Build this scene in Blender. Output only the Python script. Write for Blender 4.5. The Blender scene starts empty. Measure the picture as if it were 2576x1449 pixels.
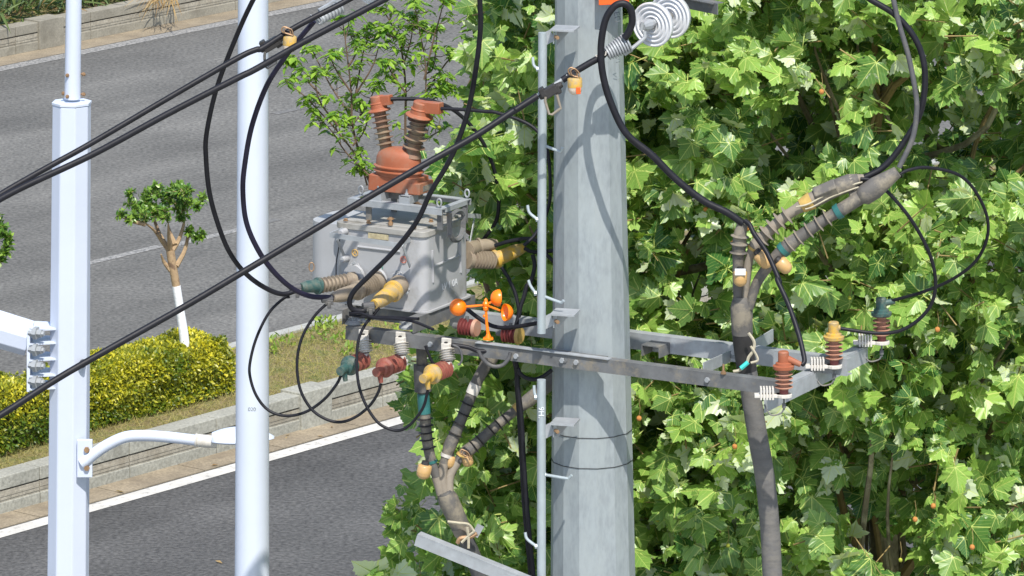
import bpy, math, random
import numpy as np
from mathutils import Vector, Matrix, noise
random.seed(7); rng = np.random.default_rng(11)
scn = bpy.context.scene
# ------------------------------------------------------------------ camera, sky, sun, exposure
F = 16000.0            # focal length in units of a 2576 px wide picture
HC = 16.0              # camera height
YH = -2790.0           # horizon row (2576-px picture)
cam = bpy.data.objects.new('camera', bpy.data.cameras.new('camera'))
scn.collection.objects.link(cam); scn.camera = cam
cam.location = (0, 0, HC); cam.rotation_euler = (math.radians(90), 0, 0)
cam.data.sensor_width = 36; cam.data.lens = 36 * F / 2576
cam.data.shift_y = (YH - 724.5) / 2576
cam.data.clip_start = 1; cam.data.clip_end = 3000
SUN_EL, SUN_AZ = math.radians(56), math.radians(168)   # azimuth measured from +Y towards +X
w = bpy.data.worlds.new("World"); scn.world = w; w.use_nodes = True
nt = w.node_tree; bg = nt.nodes['Background']
sky = nt.nodes.new('ShaderNodeTexSky'); sky.sky_type = 'NISHITA'; sky.sun_disc = False
sky.sun_elevation = SUN_EL; sky.sun_rotation = SUN_AZ
nt.links.new(sky.outputs[0], bg.inputs[0]); bg.inputs[1].default_value = 0.15
sun = bpy.data.objects.new('sun', bpy.data.lights.new('sun', 'SUN')); scn.collection.objects.link(sun)
sun.data.energy = 4.2; sun.data.angle = math.radians(0.5); sun.data.color = (1, .955, .88)
sv = Vector((math.sin(SUN_AZ) * math.cos(SUN_EL), math.cos(SUN_AZ) * math.cos(SUN_EL), math.sin(SUN_EL)))
sun.rotation_euler = sv.to_track_quat('Z', 'Y').to_euler(); sun.location = (0, 0, 40)
scn.view_settings.view_transform = 'Standard'; scn.view_settings.look = 'None'
scn.view_settings.exposure = 0.45; scn.view_settings.gamma = 1

# ------------------------------------------------------------------ places
# picture point + one known coordinate -> point of the world
ZM = dict(a=(0, 0, 2.0125), b=(900, 0, 2.0125), c=(1860, 0, 2.0125), d=(2820, 0, 2.0127), e=(0, 720, 2.0125),
          g=(0, 1440, 2.0125), h=(900, 1440, 2.0125), i=(1860, 1440, 2.0125), A=(1150, 720, 2.734), B=(1270, 320, 2.898),
          C=(900, 1100, 2.415), D=(1650, 1050, 3.622), E=(1500, 1400, 1.906), F=(2700, 550, 2.415), G=(2650, 1050, 2.415),
          H=(2100, 0, 2.898))
K = 3840 / 2576
def q(k, x, y):
    x0, y0, s = ZM[k]; return ((x0 + x / s) / K, (y0 + y / s) / K)
def qs(k, *pts): return [q(k, *p) for p in pts]
def PY(p, Y): return Vector(((p[0] - 1288) * Y / F, Y, HC - (p[1] - YH) * Y / F))
def PZ(p, Z): return PY(p, F * (HC - Z) / (p[1] - YH))
UU, VV = Vector((.872, -.489, 0)), Vector((.489, .872, 0)); O = Vector((.5, 40, 0)); ZZ = Vector((0, 0, 1))
def PV(p, v):
    t = (v + VV.dot(O)) / (VV.x * (p[0] - 1288) + VV.y * F); return PY(p, F * t)
def PU(p, u):
    t = (u + UU.dot(O)) / (UU.x * (p[0] - 1288) + UU.y * F); return PY(p, F * t)
def L(u, v, z): return O + UU * u + VV * v + ZZ * z
def uvz(P): r = P - O; return (UU.dot(r), VV.dot(r), P.z)
DR, NR = Vector((.638, .770, 0)).normalized(), Vector((-.770, .638, 0)).normalized()
def RD(s, n, z=0): return DR * s + NR * n + ZZ * z
def ncoord(p, Z=0): return NR.dot(PZ(p, Z))
def scoord(p, Z=0): return DR.dot(PZ(p, Z))

# ------------------------------------------------------------------ helpers
class MB:
    def __init__(s): s.v = []; s.f = []; s.m = []; s.mi = 0
    def add(s, vs, fs):
        o = len(s.v); s.v += [Vector(v) for v in vs]; s.f += [tuple(o + i for i in f) for f in fs]; s.m += [s.mi] * len(fs); return s
    def box(s, c, ax, ay, az):          # half-extent vectors
        vs = [c + ax * i + ay * j + az * k for i in (-1, 1) for j in (-1, 1) for k in (-1, 1)]
        return s.add(vs, [(0, 1, 3, 2), (4, 6, 7, 5), (0, 4, 5, 1), (2, 3, 7, 6), (0, 2, 6, 4), (1, 5, 7, 3)])
    def lbox(s, u0, u1, v0, v1, z0, z1):
        return s.box(L((u0 + u1) / 2, (v0 + v1) / 2, (z0 + z1) / 2), UU * (u1 - u0) / 2, VV * (v1 - v0) / 2, ZZ * (z1 - z0) / 2)
    def bar(s, a, b, w, h, up=ZZ):
        d = (b - a); n = d.normalized(); sd = n.cross(up).normalized(); u = sd.cross(n)
        return s.box((a + b) / 2, d / 2, sd * w / 2, u * h / 2)
    def prism(s, pts, ext):             # polygon extruded by vector
        n = len(pts); vs = [Vector(p) for p in pts] + [Vector(p) + ext for p in pts]
        fs = [tuple(range(n))[::-1], tuple(range(n, 2 * n))] + [(i, (i + 1) % n, n + (i + 1) % n, n + i) for i in range(n)]
        return s.add(vs, fs)
    def tube(s, pts, r, seg=12, cap=True, rot=0):
        pts = [Vector(p) for p in pts]; n = len(pts); rr = r if hasattr(r, '__len__') else [r] * n
        T = [(pts[min(i + 1, n - 1)] - pts[max(i - 1, 0)]).normalized() for i in range(n)]
        ref = Vector((0, 0, 1)) if abs(T[0].z) < .9 else Vector((1, 0, 0))
        N = T[0].cross(ref).normalized(); vs = []
        for i in range(n):
            N = (N - T[i] * N.dot(T[i])).normalized(); B = T[i].cross(N)
            for k in range(seg):
                a = 2 * math.pi * (k + rot) / seg; vs.append(pts[i] + (N * math.cos(a) + B * math.sin(a)) * rr[i])
        fs = [(i * seg + k, i * seg + (k + 1) % seg, (i + 1) * seg + (k + 1) % seg, (i + 1) * seg + k) for i in range(n - 1) for k in range(seg)]
        if cap: fs += [tuple(range(seg))[::-1], tuple(range((n - 1) * seg, n * seg))]
        return s.add(vs, fs)
    def lathe(s, p0, p1, prof, seg=24):  # prof: (fraction of p0->p1, radius)
        d = p1 - p0; ax = d.normalized(); ref = Vector((0, 0, 1)) if abs(ax.z) < .9 else Vector((1, 0, 0))
        N = ax.cross(ref).normalized(); B = ax.cross(N); vs = []
        for t, r in prof:
            for k in range(seg):
                a = 2 * math.pi * k / seg; vs.append(p0 + d * t + (N * math.cos(a) + B * math.sin(a)) * max(r, 1e-4))
        m = len(prof); fs = [(i * seg + k, i * seg + (k + 1) % seg, (i + 1) * seg + (k + 1) % seg, (i + 1) * seg + k) for i in range(m - 1) for k in range(seg)]
        fs += [tuple(range(seg))[::-1], tuple(range((m - 1) * seg, m * seg))]
        return s.add(vs, fs)
    def rings(s, c, N, B, spec, seg=24):
        pass
    def build(s, name, mats, parent=None, smooth=False, loc=None, bevel=0, angle=40):
        mats = mats if isinstance(mats, (list, tuple)) else [mats]
        if parent is not None: org = root_loc(parent)
        else:
            org = Vector(loc) if loc is not None else sum(s.v, Vector()) / len(s.v)
        me = bpy.data.meshes.new(name); me.from_pydata([v - org for v in s.v], [], s.f)
        for m in mats: me.materials.append(m)
        if len(mats) > 1: me.polygons.foreach_set('material_index', s.m)
        import bmesh
        bm = bmesh.new(); bm.from_mesh(me); bmesh.ops.recalc_face_normals(bm, faces=bm.faces)
        bm.to_mesh(me); bm.free()
        ob = bpy.data.objects.new(name, me); scn.collection.objects.link(ob)
        if parent is not None: ob.parent = parent
        else: ob.location = org
        if smooth:
            for p in me.polygons: p.use_smooth = True
            me.set_sharp_from_angle(angle=math.radians(angle))
        if bevel:
            b = ob.modifiers.new('bevel', 'BEVEL'); b.width = bevel; b.segments = 2; b.limit_method = 'ANGLE'; b.angle_limit = math.radians(35)
        return ob
def root_loc(o):
    l = Vector(o.location)
    while o.parent: o = o.parent; l += Vector(o.location)
    return l
def tag(o, label=None, cat=None, group=None, kind=None):
    if label: o['label'] = label
    if cat: o['category'] = cat
    if group: o['group'] = group
    if kind: o['kind'] = kind
    return o
def thing(name, label, cat, loc, group=None):
    o = bpy.data.objects.new(name, None); scn.collection.objects.link(o); o.location = loc; o.empty_display_size = .1
    return tag(o, label, cat, group)
def cr(pts, n=8):
    P = [Vector(p) for p in pts]; P = [P[0] * 2 - P[1]] + P + [P[-1] * 2 - P[-2]]; out = []
    for i in range(1, len(P) - 2):
        a, b, c, d = P[i - 1:i + 3]
        for k in range(n):
            t = k / n; out.append(.5 * ((2 * b) + (c - a) * t + (2 * a - 5 * b + 4 * c - d) * t * t + (3 * b - a - 3 * c + d) * t ** 3))
    out.append(P[-2]); return out
def px3(pts, Y0, Y1=None):              # depth runs evenly along the path
    Y1 = Y0 if Y1 is None else Y1; d = [0]
    for i in range(1, len(pts)): d.append(d[-1] + math.hypot(pts[i][0] - pts[i - 1][0], pts[i][1] - pts[i - 1][1]))
    return [PY(p, Y0 + (Y1 - Y0) * x / d[-1]) for p, x in zip(pts, d)]

# ------------------------------------------------------------------ materials
def mat(name, col, rough=.6, metal=0, var=.15, scale=8, bump=.0, bscale=60, col2=None, c2scale=3, c2lo=.55, c2hi=.65, stretch=None, coat=0, trans=0, spec=.5, fine=0):
    m = bpy.data.materials.new(name); m.use_nodes = True; n = m.node_tree.nodes; l = m.node_tree.links; b = n['Principled BSDF']
    b.inputs['Roughness'].default_value = rough; b.inputs['Metallic'].default_value = metal; b.inputs['Coat Weight'].default_value = coat
    b.inputs['Specular IOR Level'].default_value = spec
    tc = n.new('ShaderNodeTexCoord'); mp = n.new('ShaderNodeMapping'); l.new(tc.outputs['Object'], mp.inputs[0])
    if stretch: mp.inputs['Scale'].default_value = stretch
    def nz(sc, det=5, r=.6):
        t = n.new('ShaderNodeTexNoise'); t.inputs['Scale'].default_value = sc; t.inputs['Detail'].default_value = det; t.inputs['Roughness'].default_value = r
        l.new(mp.outputs[0], t.inputs[0]); return t
    t = nz(scale); r = n.new('ShaderNodeMapRange'); r.inputs[1].default_value = .3; r.inputs[2].default_value = .7
    r.inputs[3].default_value = 1 - var; r.inputs[4].default_value = 1 + var; l.new(t.outputs[0], r.inputs[0])
    mx = n.new('ShaderNodeMix'); mx.data_type = 'RGBA'; mx.blend_type = 'MULTIPLY'; mx.inputs[0].default_value = 1
    mx.inputs[6].default_value = (*col, 1); l.new(r.outputs[0], mx.inputs[7]); out = mx.outputs[2]
    if fine:
        t3 = nz(bscale, 2); r3 = n.new('ShaderNodeMapRange'); r3.inputs[1].default_value = .3; r3.inputs[2].default_value = .7
        r3.inputs[3].default_value = 1 - fine; r3.inputs[4].default_value = 1 + fine; l.new(t3.outputs[0], r3.inputs[0])
        m3 = n.new('ShaderNodeMix'); m3.data_type = 'RGBA'; m3.blend_type = 'MULTIPLY'; m3.inputs[0].default_value = 1
        l.new(out, m3.inputs[6]); l.new(r3.outputs[0], m3.inputs[7]); out = m3.outputs[2]
    if col2:
        t2 = nz(c2scale, 8, .7); r2 = n.new('ShaderNodeMapRange'); r2.inputs[1].default_value = c2lo; r2.inputs[2].default_value = c2hi
        l.new(t2.outputs[0], r2.inputs[0]); m2 = n.new('ShaderNodeMix'); m2.data_type = 'RGBA'; l.new(r2.outputs[0], m2.inputs[0])
        l.new(out, m2.inputs[6]); m2.inputs[7].default_value = (*col2, 1); out = m2.outputs[2]
    l.new(out, b.inputs['Base Color'])
    if bump:
        t4 = nz(bscale, 4); bp = n.new('ShaderNodeBump'); bp.inputs['Strength'].default_value = 1; bp.inputs['Distance'].default_value = bump
        l.new(t4.outputs[0], bp.inputs['Height']); l.new(bp.outputs[0], b.inputs['Normal'])
    return m
M = {}
M['asphalt'] = mat('asphalt', (.122, .118, .107), .9, 0, .2, .5, .012, 20, (.19, .187, .18), 14, .60, .80, fine=.42)
M['asphalt_new'] = mat('asphalt_new', (.072, .070, .066), .88, 0, .3, .40, .014, 20, (.17, .165, .155), 17, .64, .78, fine=.48)
M['paint'] = mat('road_paint', (.54, .52, .47), .8, 0, .14, 3, .002, 60, (.26, .25, .23), 12, .54, .66)
M['paint_worn'] = mat('road_paint_worn', (.30, .29, .27), .85, 0, .2, 6, .002, 60, (.13, .13, .125), 22, .44, .58)
M['paint_faint'] = mat('road_paint_faint', (.17, .165, .155), .85, 0, .2, 6, .002, 60, (.12, .118, .112), 20, .42, .54)
M['gutter'] = mat('gutter_stone', (.25, .205, .14), .9, 0, .25, 1.6, .004, 40, (.18, .145, .10), 2.2, .48, .68, fine=.25)
M['stone'] = mat('wall_stone', (.30, .295, .25), .9, 0, .18, 1.4, .006, 30, (.20, .195, .16), 3, .55, .75, fine=.22)
M['stone_far'] = mat('wall_stone_far', (.27, .25, .20), .9, 0, .15, 1.4, .004, 40, (.17, .155, .12), 2, .5, .7, fine=.15)
M['stone_band'] = mat('wall_band_stone', (.30, .275, .22), .9, 0, .18, 2, .005, 30, (.22, .19, .14), 3, .5, .7, fine=.22)
M['groove'] = mat('wall_joint', (.05, .048, .042), .95, 0, .2, 5)
M['kerbstone'] = mat('kerbstone', (.34, .34, .31), .85, 0, .12, 3, .003, 40, fine=.15)
M['soil'] = mat('soil', (.23, .18, .085), .95, 0, .4, 3, .02, 25, (.11, .13, .035), 3, .45, .6, fine=.5)
M['white'] = mat('white_paint', (.56, .61, .72), .38, 0, .03, 2, .0008, 9, (.36, .39, .44), 24, .70, .74)
M['white2'] = mat('white_paint_round', (.57, .62, .72), .42, 0, .03, 2, .0008, 9, (.34, .37, .42), 22, .69, .73)
M['galv'] = mat('galvanised_steel', (.40, .455, .475), .50, .35, .22, 3, .0006, 30, (.27, .31, .35), 3.2, .48, .72, (1, 1, .45))
M['galv_pole'] = mat('galvanised_pole', (.30, .335, .35), .52, .25, .10, 4, .0010, 40, (.34, .375, .38), 8, .44, .70, (1, 1, .35), fine=.10)
M['steel'] = mat('weathered_steel', (.135, .138, .14), .66, .15, .3, 9, .001, 50, (.25, .215, .16), 7, .54, .70)
M['steel_light'] = mat('light_steel', (.33, .35, .365), .55, .2, .2, 8, .001, 40, (.30, .30, .31), 6, .52, .7)
M['tank'] = mat('tank_paint', (.39, .395, .405), .42, .1, .08, 3, .0008, 20, (.27, .26, .235), 4, .55, .75)
M['lid'] = mat('lid_paint', (.34, .33, .305), .55, .1, .12, 6, .001, 30, (.20, .185, .15), 5, .5, .7)
M['rubber'] = mat('black_rubber', (.010, .010, .014), .5, 0, .3, 14, .0006, 60, (.03, .03, .033), 6, .62, .8, spec=.28)
M['rubber_blue'] = mat('blue_black_rubber', (.013, .011, .028), .45, 0, .3, 14, .0006, 60, spec=.3)
M['rubber_grey'] = mat('grey_rubber', (.075, .075, .078), .6, 0, .25, 14, .001, 50, (.13, .12, .10), 7, .5, .7)
M['sleeve'] = mat('dusty_sleeve', (.105, .098, .09), .72, 0, .22, 8, .001, 40, (.235, .205, .155), 7, .47, .62)
M['trunk_sleeve'] = mat('trunk_sleeve', (.12, .115, .11), .75, 0, .28, 5, .003, 18, (.19, .175, .15), 4, .48, .66, (1, 1, 2.2))
M['sleeve_tan'] = mat('tan_sleeve', (.25, .215, .17), .75, 0, .18, 8, .001, 40, (.15, .135, .115), 8, .5, .7)
M['silicone'] = mat('dusty_silicone', (.27, .22, .16), .7, 0, .2, 9, .001, 40, (.17, .13, .10), 9, .5, .7)
M['red'] = mat('terracotta_resin', (.335, .10, .045), .6, 0, .12, 7, .0006, 30, (.25, .15, .10), 7, .45, .70)
M['red_dusty'] = mat('dusty_shed', (.20, .115, .075), .7, 0, .25, 9, .0006, 30, (.25, .20, .13), 6, .45, .6)
M['red_arr'] = mat('red_silicone', (.24, .07, .05), .6, 0, .14, 9, .0006, 30, (.30, .15, .09), 12, .5, .7)
M['maroon'] = mat('maroon_silicone', (.17, .04, .038), .5, 0, .15, 9)
M['salmon'] = mat('salmon_shed', (.42, .21, .14), .6, 0, .15, 9, 0, 30, (.33, .24, .18), 9, .5, .7)
M['green_cap'] = mat('green_cap', (.03, .085, .078), .55, 0, .18, 9, .0006, 40, (.13, .14, .11), 13, .45, .65)
M['yellow'] = mat('yellow_cap', (.55, .33, .04), .6, 0, .14, 9, .0006, 40, (.34, .26, .14), 13, .42, .60)
M['amber'] = mat('amber_indicator', (.50, .31, .12), .35, 0, .10, 12, 0, 30, (.45, .30, .15), 9, .5, .7, coat=.3)
M['clear'] = mat('pale_lens', (.62, .52, .42), .25, 0, .12, 16, 0, 30, coat=.4)
M['orange'] = mat('orange_plastic', (.95, .20, .004), .3, 0, .06, 9, .0004, 30, coat=.3)
M['sign_red'] = mat('sign_orange_red', (.80, .12, .02), .4, 0, .08, 9)
M['porcelain'] = mat('white_porcelain', (.62, .63, .65), .22, 0, .08, 9, 0, 30, (.42, .42, .40), 9, .58, .75, coat=.4)
M['white_plastic'] = mat('white_plastic', (.60, .57, .52), .5, 0, .1, 9, 0, 30, (.42, .39, .33), 9, .5, .7)
M['teal'] = mat('teal_tape', (.025, .13, .125), .5, 0, .2, 20)
M['yellow_tape'] = mat('yellow_tape', (.46, .31, .09), .6, 0, .2, 20)
M['dark'] = mat('dark_metal', (.035, .033, .033), .55, .3, .3, 12)
M['brass'] = mat('rusty_brass', (.32, .20, .11), .55, .4, .3, 30)
M['cloth'] = mat('pale_tie', (.42, .38, .28), .85, 0, .2, 20)
M['bark'] = mat('plane_bark', (.17, .14, .085), .85, 0, .35, 6, .006, 25, (.30, .27, .17), 5, .5, .6)
M['twig'] = mat('twig', (.22, .16, .06), .8, 0, .3, 12)
M['twig_dark'] = mat('dark_twig', (.13, .085, .055), .8, 0, .3, 12)
M['myrtle_bark'] = mat('myrtle_bark', (.36, .25, .14), .8, 0, .3, 9, .004, 30, (.16, .10, .06), 9, .5, .62)
M['limewash'] = mat('limewash', (.72, .72, .72), .8, 0, .1, 9, .004, 30, (.35, .30, .25), 14, .62, .7)
M['seed'] = mat('seed_ball_green', (.33, .36, .04), .8, 0, .2, 60, .003, 160)
M['seed_old'] = mat('seed_ball_brown', (.48, .20, .05), .85, 0, .3, 60, .004, 160)
M['white_ink'] = mat('white_ink', (.72, .74, .76), .6, 0, .1, 60)
M['dark_ink'] = mat('dark_ink', (.12, .14, .15), .6, 0, .1, 60)
M['yellow_ink'] = mat('yellow_ink', (.62, .36, .05), .6, 0, .1, 60)
M['green_ink'] = mat('green_ink', (.03, .25, .18), .6, 0, .1, 60)
M['red_ink'] = mat('red_ink', (.55, .12, .06), .6, 0, .1, 60)

def streaks(m, amp, sc=(.045, 1.1, 1)):
    n = m.node_tree.nodes; l = m.node_tree.links; b = n['Principled BSDF']; src = b.inputs['Base Color'].links[0].from_socket
    tc = n.new('ShaderNodeTexCoord'); r = n.new('ShaderNodeMapping'); r.inputs['Rotation'].default_value = (0, 0, -math.atan2(.77, .638)); k = n.new('ShaderNodeMapping'); k.inputs['Scale'].default_value = sc
    t = n.new('ShaderNodeTexNoise'); t.inputs['Scale'].default_value = 1; t.inputs['Detail'].default_value = 6; l.new(tc.outputs['Object'], r.inputs[0]); l.new(r.outputs[0], k.inputs[0]); l.new(k.outputs[0], t.inputs[0])
    g = n.new('ShaderNodeMapRange'); g.inputs[1].default_value = .32; g.inputs[2].default_value = .68; g.inputs[3].default_value = 1 - amp; g.inputs[4].default_value = 1 + amp; l.new(t.outputs[0], g.inputs[0])
    mx = n.new('ShaderNodeMix'); mx.data_type = 'RGBA'; mx.blend_type = 'MULTIPLY'; mx.inputs[0].default_value = 1; l.new(src, mx.inputs[6]); l.new(g.outputs[0], mx.inputs[7]); l.new(mx.outputs[2], b.inputs['Base Color'])
streaks(M['asphalt'], .22); streaks(M['asphalt_new'], .25, (.03, .8, 1))
def leafmat(name, c0, c1, under, vein=None, transl=.35, rough=.45):
    m = bpy.data.materials.new(name); m.use_nodes = True; n = m.node_tree.nodes; l = m.node_tree.links; b = n['Principled BSDF']
    at = n.new('ShaderNodeAttribute'); at.attribute_name = 'tone'
    rp = n.new('ShaderNodeMix'); rp.data_type = 'RGBA'; rp.inputs[6].default_value = (*c0, 1); rp.inputs[7].default_value = (*c1, 1); l.new(at.outputs['Fac'], rp.inputs[0])
    col = rp.outputs[2]
    ge = n.new('ShaderNodeNewGeometry'); bk = n.new('ShaderNodeMix'); bk.data_type = 'RGBA'; l.new(ge.outputs['Backfacing'], bk.inputs[0])
    l.new(col, bk.inputs[6]); bk.inputs[7].default_value = (*under, 1); col = bk.outputs[2]
    if vein:
        def mth(op, a, c=None, d=None):
            k = n.new('ShaderNodeMath'); k.operation = op
            for i, x in enumerate((a, c, d)):
                if x is None: continue
                if isinstance(x, (int, float)): k.inputs[i].default_value = x
                else: l.new(x, k.inputs[i])
            return k.outputs[0]
        uv = n.new('ShaderNodeUVMap'); sp = n.new('ShaderNodeSeparateXYZ'); l.new(uv.outputs[0], sp.inputs[0])
        ax = mth('ABSOLUTE', mth('SUBTRACT', sp.outputs[0], .5)); y = mth('SUBTRACT', sp.outputs[1], .2)   # uv = leaf xy, shifted
        best = mth('DIVIDE', ax, .5)
        for ang in (45, 95):
            a = math.radians(ang); sx, sy = math.sin(a), math.cos(a)
            dist = mth('ABSOLUTE', mth('SUBTRACT', mth('MULTIPLY', ax, sy), mth('MULTIPLY', y, sx)))
            along = mth('ADD', mth('MULTIPLY', ax, sx), mth('MULTIPLY', y, sy)); neg = mth('MULTIPLY', mth('LESS_THAN', along, 0), 10)
            best = mth('MINIMUM', best, mth('ADD', mth('MULTIPLY', dist, 1.6), neg))
        main = mth('SUBTRACT', 1, mth('MINIMUM', 1, mth('DIVIDE', best, .034)))
        fr = mth('ABSOLUTE', mth('SUBTRACT', mth('FRACT', mth('MULTIPLY', mth('SUBTRACT', y, mth('MULTIPLY', ax, .85)), 7)), .5))
        sec = mth('MULTIPLY', mth('LESS_THAN', fr, .05), .35)
        fac = mth('MINIMUM', 1, mth('MAXIMUM', mth('MULTIPLY', main, 1.6), sec))
        vm = n.new('ShaderNodeMix'); vm.data_type = 'RGBA'; l.new(fac, vm.inputs[0]); l.new(col, vm.inputs[6]); vm.inputs[7].default_value = (*vein, 1); col = vm.outputs[2]
    l.new(col, b.inputs['Base Color']); b.inputs['Roughness'].default_value = rough
    tr = n.new('ShaderNodeBsdfTranslucent'); br = n.new('ShaderNodeMix'); br.data_type = 'RGBA'; br.blend_type = 'MULTIPLY'; br.inputs[0].default_value = 1
    l.new(col, br.inputs[6]); br.inputs[7].default_value = (1.5, 1.5, .7, 1); l.new(br.outputs[2], tr.inputs[0])
    mx = n.new('ShaderNodeMixShader'); mx.inputs[0].default_value = transl; l.new(b.outputs[0], mx.inputs[1]); l.new(tr.outputs[0], mx.inputs[2])
    l.new(mx.outputs[0], n['Material Output'].inputs[0]); return m
M['plane_leaf'] = leafmat('plane_leaf', (.048, .14, .030), (.275, .445, .085), (.52, .60, .40), (.52, .60, .18), .28, .38)
M['sap_leaf'] = leafmat('sapling_leaf', (.09, .22, .025), (.32, .50, .06), (.18, .30, .06), None, .4, .35)
M['hedge_leaf'] = leafmat('hedge_leaf', (.08, .145, .012), (.62, .55, .03), (.28, .30, .05), None, .3, .4)
M['myrtle_leaf'] = leafmat('myrtle_leaf', (.05, .14, .025), (.26, .40, .05), (.14, .24, .06), None, .3, .35)
M['grass'] = leafmat('grass_blades', (.20, .22, .05), (.46, .38, .13), (.34, .30, .12), None, .3, .7)
M['weed'] = leafmat('weed_leaf', (.13, .25, .03), (.34, .42, .05), (.2, .3, .06), None, .3, .6)
M['strap'] = leafmat('strap_leaves', (.025, .06, .02), (.16, .22, .06), (.09, .14, .05), None, .25, .4)
M['dry'] = leafmat('dry_leaves', (.24, .14, .05), (.50, .36, .16), (.36, .26, .12), None, .3, .7)

# leaf templates: (verts (x,y,z), tris)
hx = [(0, 0), (.06, -.06), (.20, -.13), (.34, -.12), (.50, -.10), (.52, .02), (.60, .02), (.58, .14), (.74, .18), (.84, .36), (.68, .38), (.62, .50), (.50, .47), (.42, .50), (.44, .60), (.34, .66), (.33, .78), (.20, .82), (.12, .93), (0, 1.08)]
def mk_plane():
    V = []; T = []
    for sgn in (1, -1):
        o = len(V); V.append((0, .28, .03))
        for x, y in hx: V.append((sgn * x * .82, y, .03 - .28 * x ** 1.5 - .13 * (y - .28) ** 2 + (.05 if (hx.index((x, y)) % 3 == 0) else 0) * x))
        for i in range(1, len(hx)): T.append((o, o + i, o + i + 1) if sgn > 0 else (o, o + i + 1, o + i))
    o = len(V); V += [(-.012, 0, 0), (.012, 0, 0), (.01, -.42, -.06), (-.01, -.42, -.06)]; T += [(o, o + 1, o + 2), (o, o + 2, o + 3)]
    V = np.array(V, float); uv = V[:, :2].copy(); uv[-4:] = (0, .5); uv[:, 0] += .5; uv[:, 1] += .2; return V, np.array(T), uv
LP = mk_plane()
def mk_lance(wd=.2, fold=.06, droop=.25):
    V = []; ys = [0, .3, .65, 1.]; ws = [.02, wd, wd * .75, 0.005]
    for y, ww in zip(ys, ws): V += [(-ww, y, fold - droop * y * y), (0, y, -droop * y * y), (ww, y, fold - droop * y * y)]
    T = []
    for i in range(3):
        a = i * 3
        for k in (0, 1): T += [(a + k, a + k + 1, a + k + 4), (a + k, a + k + 4, a + k + 3)]
    V = np.array(V); return V, np.array(T), V[:, :2] + .5
LL = mk_lance(); LG = mk_lance(.035, .01, .5); LS = mk_lance(.05, .02, .6)
LO = (np.array([(0, 0, 0), (.26, .45, .05), (0, 1, -.06), (-.26, .45, .05)]), np.array([(0, 1, 2), (0, 2, 3)]), np.zeros((4, 2)))
def nrm(a): return a / np.maximum(np.linalg.norm(a, axis=1, keepdims=True), 1e-9)
def leaves(name, pos, tip, nor, size, tone, tmpl, material, parent=None, loc=None, curl=None):
    V, T, uv = tmpl; n = len(pos); tip = nrm(tip); nor = nrm(nor - tip * np.sum(nor * tip, 1)[:, None]); sd = np.cross(tip, nor)
    W = pos[:, None] + size[:, None, None] * (V[None, :, 0, None] * sd[:, None] + V[None, :, 1, None] * tip[:, None] + V[None, :, 2, None] * nor[:, None] * (1 if curl is None else curl[:, None, None]))
    if curl is not None: W = W + nor[:, None] * (rng.normal(0, .028, (n, len(V), 1)) * size[:, None, None])
    org = np.array(root_loc(parent)) if parent is not None else np.array(loc if loc is not None else pos.mean(0))
    W = (W - org).reshape(-1, 3); m = len(V); TT = (T[None] + (np.arange(n) * m)[:, None, None]).reshape(-1, 3)
    me = bpy.data.meshes.new(name); me.vertices.add(len(W)); me.vertices.foreach_set('co', W.astype(np.float32).ravel())
    me.loops.add(TT.size); me.loops.foreach_set('vertex_index', TT.astype(np.int32).ravel())
    me.polygons.add(len(TT)); me.polygons.foreach_set('loop_start', np.arange(0, TT.size, 3, dtype=np.int32)); me.update(calc_edges=True)
    ul = me.uv_layers.new(name='UVMap'); ul.data.foreach_set('uv', np.tile(uv, (n, 1))[TT.ravel()].astype(np.float32).ravel())
    at = me.attributes.new('tone', 'FLOAT', 'POINT'); at.data.foreach_set('value', np.repeat(tone, m).astype(np.float32))
    me.materials.append(material); ob = bpy.data.objects.new(name, me); scn.collection.objects.link(ob)
    if parent is not None: ob.parent = parent
    else: ob.location = org
    return ob
def text(s, size, p, xd, yd, m, parent, name='lettering', lift=.002):
    cu = bpy.data.curves.new('t', 'FONT'); cu.body = s; cu.size = size; cu.align_x = 'CENTER'; cu.align_y = 'CENTER'; cu.extrude = .0006
    to = bpy.data.objects.new('t', cu); me = bpy.data.meshes.new_from_object(to); me.name = name; bpy.data.objects.remove(to)
    xd = xd.normalized(); yd = (yd - xd * yd.dot(xd)).normalized(); zd = xd.cross(yd)
    R = Matrix((xd, yd, zd)).transposed().to_4x4(); me.transform(Matrix.Translation(p + zd * lift - root_loc(parent)) @ R)
    me.materials.clear(); me.materials.append(m); o = bpy.data.objects.new(name, me); scn.collection.objects.link(o); o.parent = parent; return o

exec_sections = True
# ================================================================== GROUND AND ROADS
def sheet(name, s0, s1, n0, n1, z, m, kind='structure', th=0):
    mb = MB(); mb.add([RD(s0, n0, z), RD(s1, n0, z), RD(s1, n1, z), RD(s0, n1, z)], [(0, 1, 2, 3)])
    o = mb.build(name, m, loc=RD((s0 + s1) / 2, (n0 + n1) / 2, z)); return tag(o, kind=kind)
n_line0 = ncoord((0, 1354)); n_line1 = ncoord((0, 1334)); n_wall = ncoord((0, 1296))
MZ = .34                                    # height of the planted median
n_back = ncoord((553, 883), MZ); n_back1 = n_back + .16
nf0 = ncoord((0, 180)); nf1 = ncoord((0, 168)); nf_wall = ncoord((0, 145)); MZF = .36
nmid = ncoord((235, 660))
mb = MB(); mb.add([Vector((-900, -100, -.02)), Vector((900, -100, -.02)), Vector((900, 2500, -.02)), Vector((-900, 2500, -.02))], [(0, 1, 2, 3)])
tag(mb.build('ground', M['soil'], loc=(0, 60, -.02)), kind='structure')
sheet('road_near', -120, 300, n_line0 - 12, n_wall, 0, M['asphalt_new'])
sheet('pavement', -120, 300, n_line0 - 40, n_line0 - 12, -.005, M['kerbstone'])
sheet('road_far', -120, 300, n_back1, nf_wall, 0, M['asphalt'])
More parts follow.
